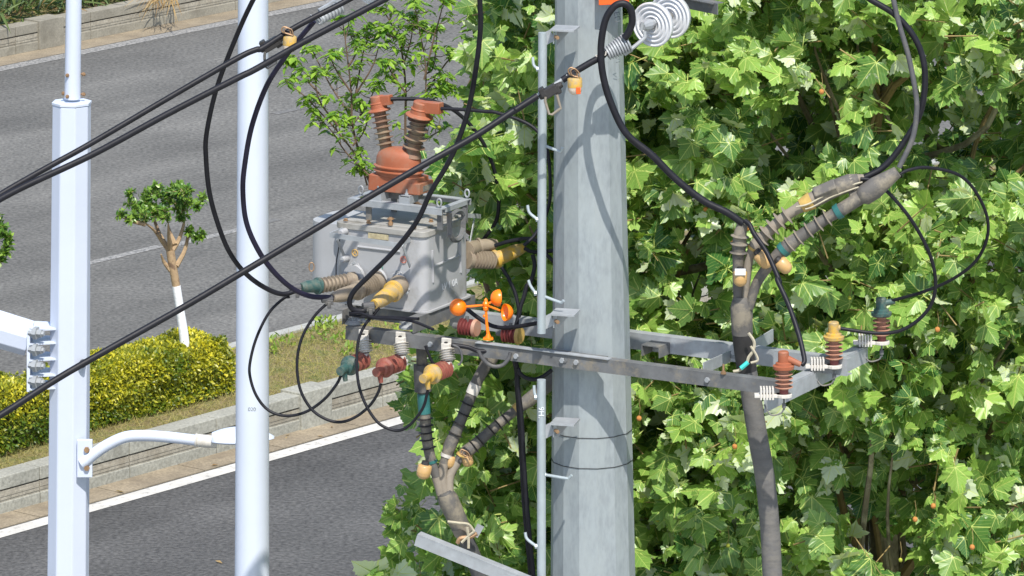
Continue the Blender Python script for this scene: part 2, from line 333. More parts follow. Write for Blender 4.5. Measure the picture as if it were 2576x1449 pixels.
sheet('edge_line', -120, 300, n_line0, n_line1, .004, M['paint'])
mb = MB()                                   # gutter slabs
s = 20.0
while s < 120:
    mb.box(RD(s + .6, (n_line1 + .03 + n_wall) / 2, .004), DR * .592, NR * ((n_wall - n_line1 - .03) / 2), ZZ * .006); s += 1.2
tag(mb.build('gutter', M['gutter'], loc=RD(60, n_wall, 0)), kind='structure')
sheet('far_edge_line', -120, 300, nf0, nf1, .004, M['paint_worn'])
sheet('far_gutter', -120, 300, nf1 + .02, nf_wall, .004, M['gutter'])
for k, (pa, pb) in enumerate([((205, 667), (420, 622)), ((440, 617), (605, 575)), ((640, 566), (700, 552)), ((690, 287), (860, 250))]):
    nn = ncoord(pa); s0, s1 = sorted((scoord(pa), scoord(pb)))
    sheet('lane_line', s0, s1, nn - .07, nn + .07, .004, M['paint_worn'] if k < 2 else M['paint_faint'])
# median soil and walls
mb = MB(); mb.box(RD(90, (n_wall + .1 + n_back) / 2, MZ / 2 - .01), DR * 200, NR * (n_back - n_wall - .1) / 2, ZZ * (MZ / 2 - .012))
tag(mb.build('median_soil', M['soil'], loc=RD(80, n_wall + 1, 0)), kind='structure')
mb = MB(); s = -10.0
while s < 160:
    mb.box(RD(s + .5, (n_back + n_back1) / 2 + .002, MZ / 2), DR * .496, NR * .078, ZZ * (MZ / 2 + .004)); s += 1.0
tag(mb.build('kerb', M['kerbstone'], loc=RD(60, n_back, 0)), kind='structure')
def planter_wall(name, label, n0, z1, m, s0, s1, pils, period, sgn=1):
    root = thing(name, label, 'wall', RD((s0 + s1) / 2, n0, 0))
    base = MB(); mid = MB(); top = MB(); s = s0
    while s < s1:
        c = s + period / 2; hw = period / 2 - .006; z3 = z1
        base.box(RD(c, n0 + .10, z1 * .155), DR * hw, NR * .10, ZZ * z1 * .155)
        mid.box(RD(c, n0 + .112, z1 * .46), DR * hw, NR * .095, ZZ * z1 * .149)
        for k in range(2): mid.box(RD(c, n0 + .0155, z1 * (.40 + k * .09)), DR * hw, NR * .004, ZZ * .012)
        top.box(RD(c, n0 + .125, z1 * .82), DR * hw, NR * .117, ZZ * z1 * .175)
        s += period
    base.build('plinth', m, root, bevel=.006); mid.build('panel', M['stone_band'], root); top.build('coping', m, root, bevel=.008)
    for ps in pils:
        p = MB(); p.box(RD(ps, n0 + .125, z1 * .53), DR * .24, NR * .150, ZZ * z1 * .53); p.build('pier', m, root, bevel=.008)
    return root
ps1 = scoord(q('h', 610, 330)); ps2 = scoord(q('g', -400, 1000))
planter_wall('planter_wall', 'grey stone planter wall with grooved joints along the hedge and dry grass', n_wall, MZ + .03, M['stone'], 30, 130, [ps1, ps1 - 5.2], 1.3)
fp = [scoord(q('a', 350, 370)), scoord(q('a', 350, 370)) + 6.4]
planter_wall('planter_wall', 'weathered beige planter wall across the far road, top left of the photo', nf_wall, MZF + .02, M['stone_far'], 60, 190, [scoord(q('a', 330, 350))], 1.5)
mb = MB(); mb.box(RD(120, nf_wall + 10.2, MZF / 2 - .01), DR * 200, NR * 10, ZZ * (MZF / 2 - .012))
tag(mb.build('far_bed_soil', M['soil'], loc=RD(100, nf_wall + 5, 0)), kind='structure')
# dry grass on the median, weeds, far bed plants
N = 26000; s = rng.uniform(scoord((0, 1250), MZ) - 1, scoord((1100, 800), MZ) + 1, N); nn = rng.uniform(n_wall + .26, n_back - .02, N)
pos = np.array(RD(0, 0, MZ - .012))[None] + s[:, None] * np.array(DR) + nn[:, None] * np.array(NR)
d = rng.normal(0, 1, (N, 3)) * [.8, .8, .3] + [0, 0, .8]
tag(leaves('dry_grass', pos, d, rng.normal(0, 1, (N, 3)), rng.uniform(.03, .085, N), rng.random(N), LG, M['grass']), kind='stuff', label='dry yellow-brown grass on the median bed', cat='grass')
N = 1000; cs = rng.uniform(0, 1, 34); cn = rng.uniform(0, 1, 34); ci = rng.integers(0, 34, N)
s = scoord((560, 930), MZ) + cs[ci] * 11 + rng.normal(0, .07, N); nn = n_wall + .5 + (cn[ci] ** .6) * (n_back - n_wall - .6) + rng.normal(0, .07, N); nn = np.clip(nn, n_wall + .27, n_back - .02)
pos = np.array(RD(0, 0, MZ - .012))[None] + s[:, None] * np.array(DR) + nn[:, None] * np.array(NR)
tag(leaves('weeds', pos + rng.uniform(0, .1, (N, 1)) * [0, 0, 1], rng.normal(0, 1, (N, 3)) * .6 + [0, 0, .7], rng.normal(0, 1, (N, 3)), rng.uniform(.04, .09, N), rng.random(N), LL, M['weed']), kind='stuff', label='low green weeds dotted over the dry median', cat='weeds')
for nm, lab, N, m, t, sz, s0, s1, z, tone in (('bed_plants', 'dark strap-leaved plants massed behind the far planter wall', 9000, 'strap', LS, (.2, .5), -2, 16, .3, 1),
                                  ('bed_litter', 'brown leaf litter and dry stalks between the far bed plants', 2600, 'dry', LS, (.10, .3), -2, 16, .12, 1)):
    s = scoord(q('a', 0, 435)) + rng.uniform(s0, s1, N); nn = nf_wall + .3 + rng.uniform(0, 1, N) ** 1.3 * 5.
    dens = np.array([noise.noise(Vector((a * .8, b * .8, 3))) for a, b in zip(s, nn)])
    pos = s[:, None] * np.array(DR) + nn[:, None] * np.array(NR) + np.array([0, 0, MZF])[None] + (rng.uniform(0, z, N) * (.6 + dens))[:, None] * [0, 0, 1]
    tag(leaves(nm, pos, rng.normal(0, 1, (N, 3)) * [.8, .8, .5] + [0, 0, .6], rng.normal(0, 1, (N, 3)) + [0, -.4, 1], rng.uniform(*sz, N), rng.random(N) ** 1.7, t, M[m]), kind='stuff', label=lab, cat='plants')
N = 90; s = rng.uniform(40, 100, N); nn = np.where(rng.random(N) < .8, rng.uniform(n_wall - .35, n_wall - .03, N), rng.uniform(n_line0 - 3, n_wall, N))
pos = s[:, None] * np.array(DR) + nn[:, None] * np.array(NR) + np.array([0, 0, .02])
tag(leaves('fallen_leaves', pos, rng.normal(0, 1, (N, 3)) * [1, 1, .1], rng.normal(0, .3, (N, 3)) + [0, 0, 1], rng.uniform(.05, .11, N), rng.random(N), LO, M['dry']), kind='stuff', label='dry fallen leaves lying along the gutter', cat='leaves')
# hanging tufts of straw grass over the far wall
for (x0, x1, lab) in ((1130, 1330, 'straw-coloured grass tuft drooping thickly over the far planter wall'), ):
    N = 60 if x1 - x0 > 100 else 12; xs = rng.uniform(x0, x1, N); P0 = PZ(q('a', (x0 + x1) / 2, 25), MZF + .1)
    pos = np.array([PZ(q('a', x, rng.uniform(-60, 20)), MZF + .06) for x in xs]); pos[:, 2] += rng.uniform(0, .12, N)
    tag(leaves('grass_tuft', pos, np.array([rng.normal(0, .5, N), -np.ones(N) * 1.0, rng.uniform(-.1, .6, N)]).T, np.array([rng.normal(0, .3, N), np.zeros(N) - .2, np.ones(N)]).T, rng.uniform(.16, .38, N), rng.random(N), mk_lance(.022, .01, .9), M['dry']), lab, 'grass tuft')

# ================================================================== HEDGE and small trees on the median
hz = .58
hn0 = ncoord((230, 1076), MZ) - .10; hn1 = ncoord((480, 812), MZ + hz) - .02
hs0 = scoord((0, 1160), MZ) - 2; hs1 = scoord((590, 1020), MZ) + .42
def hedge(hs0, hs1, hn0, hn1, N, label):
    root = thing('hedge', label, 'hedge', RD((hs0 + hs1) / 2, (hn0 + hn1) / 2, MZ))
    A = rng.uniform(0, 1, N); pos = []; nor = []
    Ls, Ln = hs1 - hs0, hn1 - hn0; top = Ls * Ln; fr = Ls * hz; en = Ln * hz; tot = top + 1.6 * fr + en
    for a in A * tot:
        if a < top: u, v, z = random.random(), random.random(), 1.; nv = Vector((0, 0, 1))
        elif a < top + 1.6 * fr:
            u, z = random.random(), random.random(); v = 0. if random.random() < .8 else 1.; nv = -NR if v == 0 else NR
        else: v, z, u = random.random(), random.random(), 1.; nv = DR
        # rounded shoulders
        ed = 0
        s_, n_ = hs0 + u * Ls, hn0 + v * Ln; zz = z * hz
        bumpv = noise.noise(Vector((s_ * 1.6, n_ * 1.6, z * 2))) * .09
        e = min(v * Ln, (1 - v) * Ln, (1 - u) * Ls)
        if nv.z > .5: zz -= max(0, .22 - e) ** 2 * 2.6; zz += bumpv
        else:
            sh = max(0, z - .6) * .35; n_ += sh * (1 if v == 0 else -1) if abs(nv.dot(NR)) > .5 else 0; s_ -= sh if nv == DR else 0
            n_ += bumpv * (1 if v == 0 else -1); zz = max(.03, zz)
        dep = random.random() ** 2 * .07; p = RD(s_, n_, MZ + zz) - nv * dep; pos.append(p); nor.append(nv + Vector((0, 0, .4)))
    pos = np.array(pos); nor = np.array(nor); n = len(pos)
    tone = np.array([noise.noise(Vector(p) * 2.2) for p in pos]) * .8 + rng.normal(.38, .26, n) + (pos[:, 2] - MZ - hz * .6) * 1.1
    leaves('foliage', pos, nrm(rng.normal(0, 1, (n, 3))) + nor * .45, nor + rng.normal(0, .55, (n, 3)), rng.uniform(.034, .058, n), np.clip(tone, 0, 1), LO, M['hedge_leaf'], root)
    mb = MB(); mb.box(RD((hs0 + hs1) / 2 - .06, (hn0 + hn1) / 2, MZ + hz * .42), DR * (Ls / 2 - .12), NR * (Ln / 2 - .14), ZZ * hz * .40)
    mb.build('inner_core', mat('hedge_inside', (.035, .045, .012), .95, 0, .5, 20, .03, 30), root)  # solid, very dark green block filling the space behind the leaves
hmid = scoord((190, 960), MZ + hz)
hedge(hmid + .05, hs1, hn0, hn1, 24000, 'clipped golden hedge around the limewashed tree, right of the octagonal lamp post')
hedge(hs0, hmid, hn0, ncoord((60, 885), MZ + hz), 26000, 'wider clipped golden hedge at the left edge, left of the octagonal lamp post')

def small_tree(base, pts_trunk, limbs, clumps, label, Y, white=True):
    root = thing('crape_myrtle', label, 'tree', base, 'pollarded trees on the median')
    t = [PY(p, Y) for p in pts_trunk]
    r = np.linspace(.055, .035, len(t)) * 1.0
    k = 3 if white else 0
    mb = MB(); tt = cr(t, 5); rr = np.interp(np.linspace(0, 1, len(tt)), [0, .5, 1], [.055, .042, .046]); mb.tube(tt, rr, 10); mb.build('trunk', M['myrtle_bark'], root, True)
    if white:
        mb = MB(); w = [p for p in tt if p.z < PY(E_(1340, 690), Yt).z]; mb.tube(w, rr[:len(w)] + .003, 10); mb.build('limewash', M['limewash'], root, True)
    for lm in limbs:
        mb = MB(); P = cr([PY((p[0], p[1]), Y + dy) for p, dy in lm], 4); mb.tube(P, np.linspace(.030, .008, len(P)), 7); mb.build('branch', M['myrtle_bark'], root, True)
    pos = []; tips = []
    mb = MB()
    for (cx, cy, rad, dy) in clumps:
        c = PY((cx, cy), Y + dy); rr_ = rad * Y / F
        for k in range(int(8 * (rad / 20) ** 1.4) + 3):
            dv = Vector(rng.normal(0, 1, 3)); dv.z = abs(dv.z) * 1.2 - .1; dv.normalize(); a = c - dv * rr_ * .3 + Vector(rng.normal(0, .3, 3)) * rr_; b = a + dv * rr_ * random.uniform(.6, 1.5)
            mb.tube([a, b], [.005, .002], 4)
            for j in range(12):
                f = j / 12; pos.append(a.lerp(b, f) + Vector(rng.normal(0, .008, 3))); tips.append(dv * .5 + Vector(rng.normal(0, 1, 3)) * .8)
    tag(mb.build('twigs', M['myrtle_bark'], root), kind='stuff')
    pos = np.array(pos); tips = np.array(tips); n = len(pos)
    leaves('crown', pos, tips, rng.normal(0, .5, (n, 3)) + [0, -.3, 1], rng.uniform(.045, .08, n), np.clip(rng.normal(.42, .3, n), 0, 1), LO, M['myrtle_leaf'], root)
Yt = F * (HC - MZ - hz + .06) / (879 - YH)
E_ = lambda x, y: q('e', x, y)
small_tree(PY(E_(1405, 1500), Yt), [E_(1405, 1500), E_(1404, 1300), E_(1390, 1100), E_(1365, 930), E_(1345, 800), E_(1320, 650), E_(1300, 540), E_(1285, 440)],
    [[(E_(1285, 450), 0), (E_(1230, 380), 0), (E_(1165, 290), -.1), (E_(1095, 235), -.2)], [(E_(1270, 430), 0), (E_(1210, 330), .1), (E_(1165, 210), .2), (E_(1160, 150), .2)],
     [(E_(1285, 440), 0), (E_(1275, 340), -.1), (E_(1270, 240), -.2)], [(E_(1300, 440), 0), (E_(1345, 370), .05), (E_(1385, 250), .1), (E_(1390, 180), .1)], [(E_(1320, 400), 0), (E_(1290, 320), .1), (E_(1275, 260), .25)],
     [(E_(1330, 560), 0), (E_(1390, 450), .1), (E_(1420, 330), .15), (E_(1425, 290), .15)], [(E_(1290, 590), 0), (E_(1240, 530), .0), (E_(1215, 470), -.05)], [(E_(1100, 240), -.2), (E_(1000, 220), -.2), (E_(900, 180), -.25)]],
    [(*E_(x, y), r, dy) for x, y, r, dy in [(1080, 190, 20, -.2), (1000, 200, 14, -.2), (910, 175, 10, -.25), (1010, 110, 16, 0), (1100, 100, 22, 0), (1170, 150, 22, -.1), (980, 20, 10, 0), (1170, 20, 20, 0), (1240, 180, 24, -.2), (1260, 70, 20, .1),
     (1340, 120, 24, 0), (1360, 20, 20, 0), (1300, -10, 14, .1), (1400, 80, 18, .1), (1370, 190, 14, 0), (1480, 110, 10, 0), (1530, 60, 10, .1), (1430, 310, 13, .1), (1480, 350, 9, .15), (1530, 330, 9, .15), (1110, 20, 12, .2), (1400, 0, 16, -.2), (1180, -30, 10, 0), (1345, -45, 8, 0)]],
    'crape myrtle with white limewashed trunk standing in the hedge', Yt)
Yt2 = Yt - 3.5
small_tree(PY((-50, 1080), Yt2), [(-40, 1060), (-38, 980), (-34, 900), (-32, 800), (-30, 730)], [[((-30, 740), 0), ((-15, 680), 0), ((0, 640), 0)], [((-30, 740), 0), ((-40, 660), 0), ((-50, 620), 0)]],
    [(8, 575, 14, 0), (18, 600, 14, 0), (12, 632, 14, 0), (0, 655, 13, 0), (-14, 600, 24, 0), (-30, 570, 26, .1), (22, 615, 8, 0), (-50, 620, 28, 0), (-10, 560, 12, 0)], 'crape myrtle crown cut off by left edge of the photo', Yt2)

# ================================================================== WHITE LAMP POST (octagonal) and round white pole
YL = 46.0; sc = F / YL
a0, a1 = PY((180.5, 262), YL), PY((171.5, 1449), YL)
dirp = (a1 - a0) / (a0.z - a1.z)
foot = a1 + dirp * a1.z
post = thing('lamp_post', 'octagonal white lamp post with a thinner tube on top and a curved side lamp', 'lamp post', foot)
R0, R1 = 48.5 / sc / .98, 52.5 / sc / .98
rf = R1 + (R1 - R0) / (a0.z - a1.z) * a1.z
mb = MB(); mb.tube([foot, a0], [rf, R0], 8, rot=.32); mb.build('shaft', M['white'], post, bevel=.008)
mb = MB(); mb.tube([a0, a0 + ZZ * .02], [R0 * 1.03, R0 * 1.03], 8, rot=.32); mb.build('cap_plate', M['white'], post, bevel=.003)
tb = PY((184, 249), YL) ; tt_ = PY((189, -60), YL) + ZZ * .6
mb = MB(); mb.tube([a0 + ZZ * .02 + (tb - a0) * .5, tt_], [20.5 / sc, 19 / sc], 20); mb.build('upper_tube', M['white'], post, True)
for bx, by in ((510, 568), (628, 560), (510, 728), (628, 712), (482, 704)):
    p = PY(q('a', bx, by), YL - .05 + (.05 if bx in (628, 482) else 0)); s_ = Vector((1 if bx == 628 else -.5 if bx == 482 else -.2, -.6, 0)).normalized()
    mb = MB(); mb.lathe(p - s_ * .02, p + s_ * .018, [(0, .007), (.4, .007), (.41, .014), (.8, .014), (.81, .008), (1, .007)], 8); mb.build('bolt', M['brass'], post, True)
p = PY(q('e', 632, 1265), YL); mb = MB(); mb.lathe(p + Vector((0, -.150, 0)), p + Vector((0, -.09, 0)), [(0, .026), (1, .026)], 16); mb.build('hole_disc', M['dark'], post)  # dark disc painted for the shade inside an open hole
# flange for the big arm on the left
fl = MB(); x0 = PY(q('e', 215, 1100), YL).x
zt, zb = PY(q('e', 300, 1005), YL).z, PY((100, 975), YL).z
fl.box(Vector((PY(q('e', 225, 1100), YL).x, YL, (zt + zb) / 2)), Vector((.012, 0, 0)), Vector((0, .14, 0)), ZZ * (zt - zb) / 2)
fl.build('flange_plate', M['white'], post, bevel=.003)
for y in (1005, 1110, 1232, 1352, 1449):
    z = PY(q('e', 300, y), YL).z; mb = MB(); xa, xb = PY(q('e', 232, y), YL).x, PY(q('e', 440, y), YL).x
    mb.prism([Vector((xa, YL - .15, z)), Vector((xb, YL - .10, z)), Vector((xb, YL + .1, z)), Vector((xa, YL + .14, z))], ZZ * -.012); mb.build('gusset', M['white'], post)
for y in (1060, 1185, 1305, 1425):
    p = PY(q('e', 285, y), YL - .12); mb = MB(); mb.lathe(p + Vector((-.06, 0, 0)), p + Vector((.05, -.045, 0)), [(0, .03), (.3, .03), (.31, .048), (.55, .048), (.56, .03), (.85, .03), (.86, .02), (1, .018)], 6); mb.build('bolt', M['steel_light'], post)
mb = MB(); c0, c1 = PY(q('e', 222, 1105), YL), PY(q('e', -500, 890), YL)
mb.tube([c0, c1], [.115 * 1.12, .125 * 1.12], 8, rot=.3); mb.build('outreach_arm', M['white'], post, bevel=.006)
# curved lamp arm on the right
arm = px3(qs('g', (615, 600), (655, 572), (720, 520), (820, 455), (950, 400), (1100, 390), (1280, 402), (1480, 425)), YL - .15, YL - .15)
mb = MB(); P = cr(arm, 8); mb.tube(P, np.linspace(.043, .039, len(P)), 18); ar = mb.build('lamp_arm', M['white'], post, True)
mb = MB(); c = PY(q('g', 640, 560), YL - .145); mb.box(c, Vector((.055, 0, 0)), Vector((0, .02, 0)), ZZ * .135); mb.build('arm_plate', M['white'], post, bevel=.004)
for y in (495, 632):
    p = PY(q('g', 655, y), YL - .165); mb = MB(); mb.lathe(p, p + Vector((0, -.02, 0)), [(0, .022), (1, .02)], 6); mb.build('bolt', M['brass'], post)
e0, e1 = PY(q('g', 1470, 424), YL - .15), PY(q('g', 1640, 440), YL - .15)
mb = MB(); mb.lathe(e0, e1, [(0, .045), (.06, .052), (.12, .044), (.14, .046), (.5, .046), (1, .042)], 18); col = mb.build('spigot', M['white_plastic'], post, True)
hd0, hd1 = PY(q('g', 1600, 420), YL - .15), PY((690, 1101), YL - .15)
ax = hd1 - hd0; mb = MB(); n = 14; vs = []
for i in range(n + 1):
    t = i / n; wd = .14 * math.sin(math.pi * min(1, t * .86 + .12)) ** .6; ht = .085 * math.sin(math.pi * (t * .80 + .18)) ** .8
    for k in range(12):
        a = 2 * math.pi * k / 12; vs.append(hd0 + ax * t + Vector((0, 1, 0)) * wd * math.cos(a) + ZZ * ((ht if math.sin(a) > 0 else ht * .35) * math.sin(a)))
mb.add(vs, [(i * 12 + k, i * 12 + (k + 1) % 12, (i + 1) * 12 + (k + 1) % 12, (i + 1) * 12 + k) for i in range(n) for k in range(12)] + [tuple(range(12)), tuple(range(n * 12, n * 12 + 12))])
mb.build('lamp_head', M['white'], post, True, angle=60)

YP = 42.3; sc = F / YP
b0, b1 = PY((637, -80), YP), PY((634, 1449), YP); dz = (b1 - b0) / (b0.z - b1.z); foot2 = b1 + dz * b1.z
pole2 = thing('white_pole', 'plain round white steel pole between lamp post and switchgear box', 'pole', foot2)
mb = MB(); mb.tube([foot2, b1, b0, b0 - dz * .8], [50 / sc, 43.5 / sc, 38 / sc, 36 / sc], 40); mb.build('shaft', M['white2'], pole2, True)
mb = MB(); mb.tube([foot2, foot2 + ZZ * .03], .2, 24); mb.build('base_flange', M['white2'], pole2, True)
for bits, (x, y), sz in (('020', q('h', 90, 192), .035),):
    text(bits, sz, PY((x, y), YP - 41 / sc), Vector((1, 0, 0)), ZZ, M['dark_ink'], pole2)

# ================================================================== GALVANISED UTILITY POLE
pf = Vector((.508 + .035, 40, 0))
def poleR(z): return .2225 + (8.41 - z) * .0158
pole = thing('utility_pole', 'tall many-sided galvanised steel utility pole carrying the crossarms', 'utility pole', pf)
def paxis(z): return Vector((.480 + (8.9 - z) * .0075 + .003, 40, z))
mb = MB(); mb.tube([paxis(0), paxis(4.2)], [poleR(0) , poleR(4.2)], 14, rot=.25); mb.build('lower_shaft', M['galv_pole'], pole, bevel=.004)
mb = MB(); mb.tube([paxis(4.2), paxis(9.8)], [poleR(4.2) - .003, poleR(9.8)], 14, rot=.25); mb.build('upper_shaft', M['galv_pole'], pole, bevel=.004)
for zz in (PY((1488, 1102), 39.76).z, PY((1488, 1180), 39.74).z):
    mb = MB(); mb.tube([paxis(zz - .0018), paxis(zz + .0018)], poleR(zz) + .002, 14, rot=.25); mb.build('wire_band', M['dark'], pole)
for k, (c, wr) in enumerate(((q('c', 520, 215), 1), (q('D', 1700, 440), 1), (q('i', 520, 285), 1))):
    Yb = 39.62; P = PY(c, Yb); mb = MB()
    mb.box(P, Vector((.075, -.02, 0)), Vector((.02, .085, 0)), ZZ * .005)
    mb.box(P + Vector((-.07, .02, -.045)), Vector((.004, 0, 0)), Vector((0, .05, 0)), ZZ * .045)
    mb.bar(P + Vector((-.075, 0, -.04)), Vector((PY((1366, 0), 39.62).x, 39.64, P.z - .075)), .008, .075)
    mb.prism([P + Vector((-.05, .06, -.003)), P + Vector((.05, .06, -.003)), P + Vector((-.05, .06, -.12))], Vector((0, .008, 0)))
    b = mb.build('rail_bracket', M['steel_light'], pole)
    bb = MB(); bb.lathe(P + Vector((-.06, -.035, -.045)), P + Vector((-.045, -.075, -.045)), [(0, .012), (1, .012)], 6); bb.build('bolt', M['brass'], b)
text('ED', .055, PY(q('c', 912, 125), 39.79) + Vector((0, -.012, 0)), Vector((0.15, 0, -1)), Vector((1, .55, .1)), M['dark_ink'], pole)
text('V1', .045, PY(q('c', 915, 450), 39.79) + Vector((0, -.012, 0)), Vector((0.15, 0, -1)), Vector((1, .55, .1)), M['dark_ink'], pole)
# climbing rails with steps
Yr = 39.64
def rail(y0, y1, x0, x1, steps, label, top_open=False):
    a, b = PY((x0, y0), Yr), PY((x1, y1), Yr); root = thing('climbing_rail', label, 'climbing rail', b, 'climbing rails on the steel pole')
    mb = MB(); mb.tube([b, a], .0275, 20); mb.build('pipe', M['galv'], root, True)
    for st in steps:
        mb = MB(); P = cr(px3(st, Yr, Yr - .06 if st[-1][0] > x0 else Yr + .02), 4); mb.tube(P, .0095, 8); mb.tube([P[0] - Vector((.01, 0, 0)), P[0] + Vector((.006, 0, 0))], .016, 6); mb.build('step', M['galv'], root, True)
    return root
r1 = rail(82, 838, 1365, 1362, [qs('c', (370, 1100), (470, 1140), (492, 1138), (500, 1115)), qs('c', (315, 520), (285, 490), (278, 430)), qs('D', (1395, 215), (1620, 300), (1655, 300), (1680, 278)), qs('D', (1300, 180), (1230, 80), (1200, 0)), [(1352, 552), (1332, 535), (1327, 516)]], 'upper climbing rail ending just above the crossarm')
r2 = rail(955, 1600, 1362, 1362, [qs('i', (370, 685), (530, 712), (550, 710), (572, 688)), qs('i', (305, 1225), (235, 1170), (220, 1120)), qs('i', (302, 100), (290, 60), (288, 10))], 'lower climbing rail starting below the crossarm')
text('9H.', .05, PY(q('i', 340, 215), Yr - .028), -ZZ, Vector((1, 0, 0)), M['white_ink'], r2)
# orange sign
P = PY(q('c', 890, 5), 39.70); mb = MB(); mb.box(P + ZZ * .14, Vector((.095, .02, 0)), Vector((0, .004, 0)), ZZ * .165)
sg = tag(mb.build('warning_sign', M['sign_red'], bevel=.004), 'orange-red plate on the pole at the top edge', 'sign')

# ================================================================== CROSSARMS
ZA = 6.875
def angle_arm(name, label, u0, u1, v0, z, w, h, m, back=True, th=.007, cat='crossarm', group=None, holes=()):
    mb = MB(); c = L((u0 + u1) / 2, v0, z)
    root = thing(name, label, cat, L((u0 + u1) / 2, v0, z - h), group)
    mb.lbox(u0, u1, v0 + (.0 if back else -w), v0 + (w if back else 0), z - th, z); mb.lbox(u0, u1, v0 - .0, v0 + th, z - h, z - th - .0005)
    mb.build('angle_iron', m, root)
    for (hu, hz) in holes:
        b = MB(); p = L(hu, v0 - .001, hz); b.lathe(p + VV * .0, p - VV * .014, [(0, .018), (1, .016)], 6); b.build('bolt', M['steel_light'], root)
    return root
fa = angle_arm('crossarm', 'long dark angle-iron crossarm on the camera side of the pole', -1.575, 1.52, -.378, ZA, .07, .085, M['steel'], holes=[(-.95, ZA - .045), (-.33, ZA - .05), (.0, ZA - .04), (.1, ZA - .04), (1.02, ZA - .045)])
mb = MB()
for (hx_, m_) in ((-.02, 0),):
    mb.tube([L(.02, -.385, ZA - .04), L(.02, -.2, ZA - .04)], .012, 8); mb.tube([L(.1, -.385, ZA - .04), L(.1, -.2, ZA - .04)], .012, 8)
mb.lbox(-.2, .26, -.31, -.26, ZA - .09, ZA - .008); mb.build('pole_clamp', M['steel'], fa)
mb = MB(); mb.lbox(-.62, .33, -.39, -.34, ZA + .0005, ZA + .006); mb.build('top_strip', M['steel_light'], fa)
ra = angle_arm('crossarm', 'light galvanised channel crossarm passing behind the pole', -1.2, 1.64, .30, ZA + .015, .07, .105, M['steel_light'])
mb = MB(); mb.lbox(-1.2, 1.64, .307, .37, ZA - .09, ZA - .083); mb.build('lower_flange', M['steel_light'], ra)
# tie bars along the V direction
ties = [(.98, -.37, .30, 'flat tie bar joining the two crossarms beside the cable trunk'), (1.22, -.2, .62, 'upper flat tie bar behind the right cable trunk')]
A1, A2 = PV(q('G', 0, 770), -.30), PZ(q('G', 590, 500), ZA + .03)
mb = MB(); mb.bar(PZ(q('G', -30, 800), ZA), PZ(q('G', 215, 690), ZA - .02), .008, .07); mb.bar(PZ(q('G', 270, 700), ZA), PZ(q('G', 600, 500), ZA + .02), .008, .08); mb.bar(PZ(q('G', 215, 690), ZA - .02), PZ(q('G', 270, 705), ZA - .02), .012, .02)
cl = tag(mb.build('cable_clamp_bar', M['steel_light']), 'short galvanised clamp bar gripping the right cable trunk', 'clamp bar')
mb = MB(); P = PZ(q('G', 152, 850), ZA + .004); mb.lathe(P, P + ZZ * .06, [(0, .018), (.15, .018), (.16, .013), (.3, .013), (.31, .007), (1, .007)], 8); mb.build('rusty_bolt', M['brass'], fa)
mb = MB(); mb.lbox(.27, .40, .16, .298, ZA - .025, ZA - .018); mb.lbox(.27, .277, .16, .298, ZA - .09, ZA - .0255); mb.lbox(.393, .40, .16, .298, ZA - .09, ZA - .0255)
tag(mb.build('pole_strut', M['steel']), 'short dark strut right of the pole under the rear crossarm', 'strut')
# lower angle iron at the bottom
lo0, lo1 = PY((1050, 1345), 39.75), PY((1420, 1495), 39.45); mb = MB(); dd = (lo1 - lo0).normalized(); back = dd.cross(ZZ).normalized() * -1
mb.box((lo0 + lo1) / 2 + back * .035, (lo1 - lo0) / 2, back * .035, dd.cross(back).normalized() * .0035)
dn = dd.cross(back).normalized(); dn = dn if dn.z < 0 else -dn
mb.box((lo0 + lo1) / 2 + dn * .038 + Vector((0, .004, 0)), (lo1 - lo0) / 2, dd.cross(dn) * .0035, dn * .034)
tag(mb.build('lower_crossarm', M['steel_light']), 'grey angle-iron arm at the bottom edge left of the pole', 'crossarm')
# arrester beam on the right end
g0, g1 = PZ(q('G', 525, 1050), ZA - .06), PZ(q('G', 1455, 595), ZA - .06)
bd = (g1 - g0).normalized(); bn = Vector((bd.y, -bd.x, 0))     # towards the camera/right
beam = thing('arrester_beam', 'galvanised angle beam holding three arresters at the right end of the crossarms', 'beam', (g0 + g1) / 2)
mb = MB(); mb.box((g0 + g1) / 2 - ZZ * .003 - bn * .035, bd * (g1 - g0).length / 2, bn * .035, ZZ * .004); mb.box((g0 + g1) / 2 - ZZ * .055 , bd * (g1 - g0).length / 2, bn * .0035, ZZ * .048)
mb.build('angle_iron', M['steel_light'], beam)
# upper crossarm tip, top right of pole
P0, P1 = PY(q('c', 1400, -30), 40.3), PY(q('c', 1672, 25), 40.0); mb = MB(); mb.bar(P0, P1, .09, .006); mb.bar(P0 - ZZ * .03 + Vector((0, -.04, 0)), P1 - ZZ * .03 + Vector((0, -.04, 0)), .006, .07)
mb.bar(P0, PY(q('c', 900, -140), 40.4), .06, .05)
up = tag(mb.build('upper_crossarm', M['steel']), 'grey steel arm end at the top edge right of the disc insulators', 'crossarm')

# ================================================================== DEVICES
def sheds(n, t0, t1, rc, rs, th=.35, taper=0):
    out = []
    for i in range(n):
        a = t0 + (t1 - t0) * i / n; s_ = (t1 - t0) / n; R = rs - taper * (i % 2)
        out += [(a, rc), (a + s_ * .25, rc), (a + s_ * .45, R), (a + s_ * .55, R), (a + s_ * (.62), rc + .004), (a + s_ * .7, rc)]
    return out + [(t1, rc)]
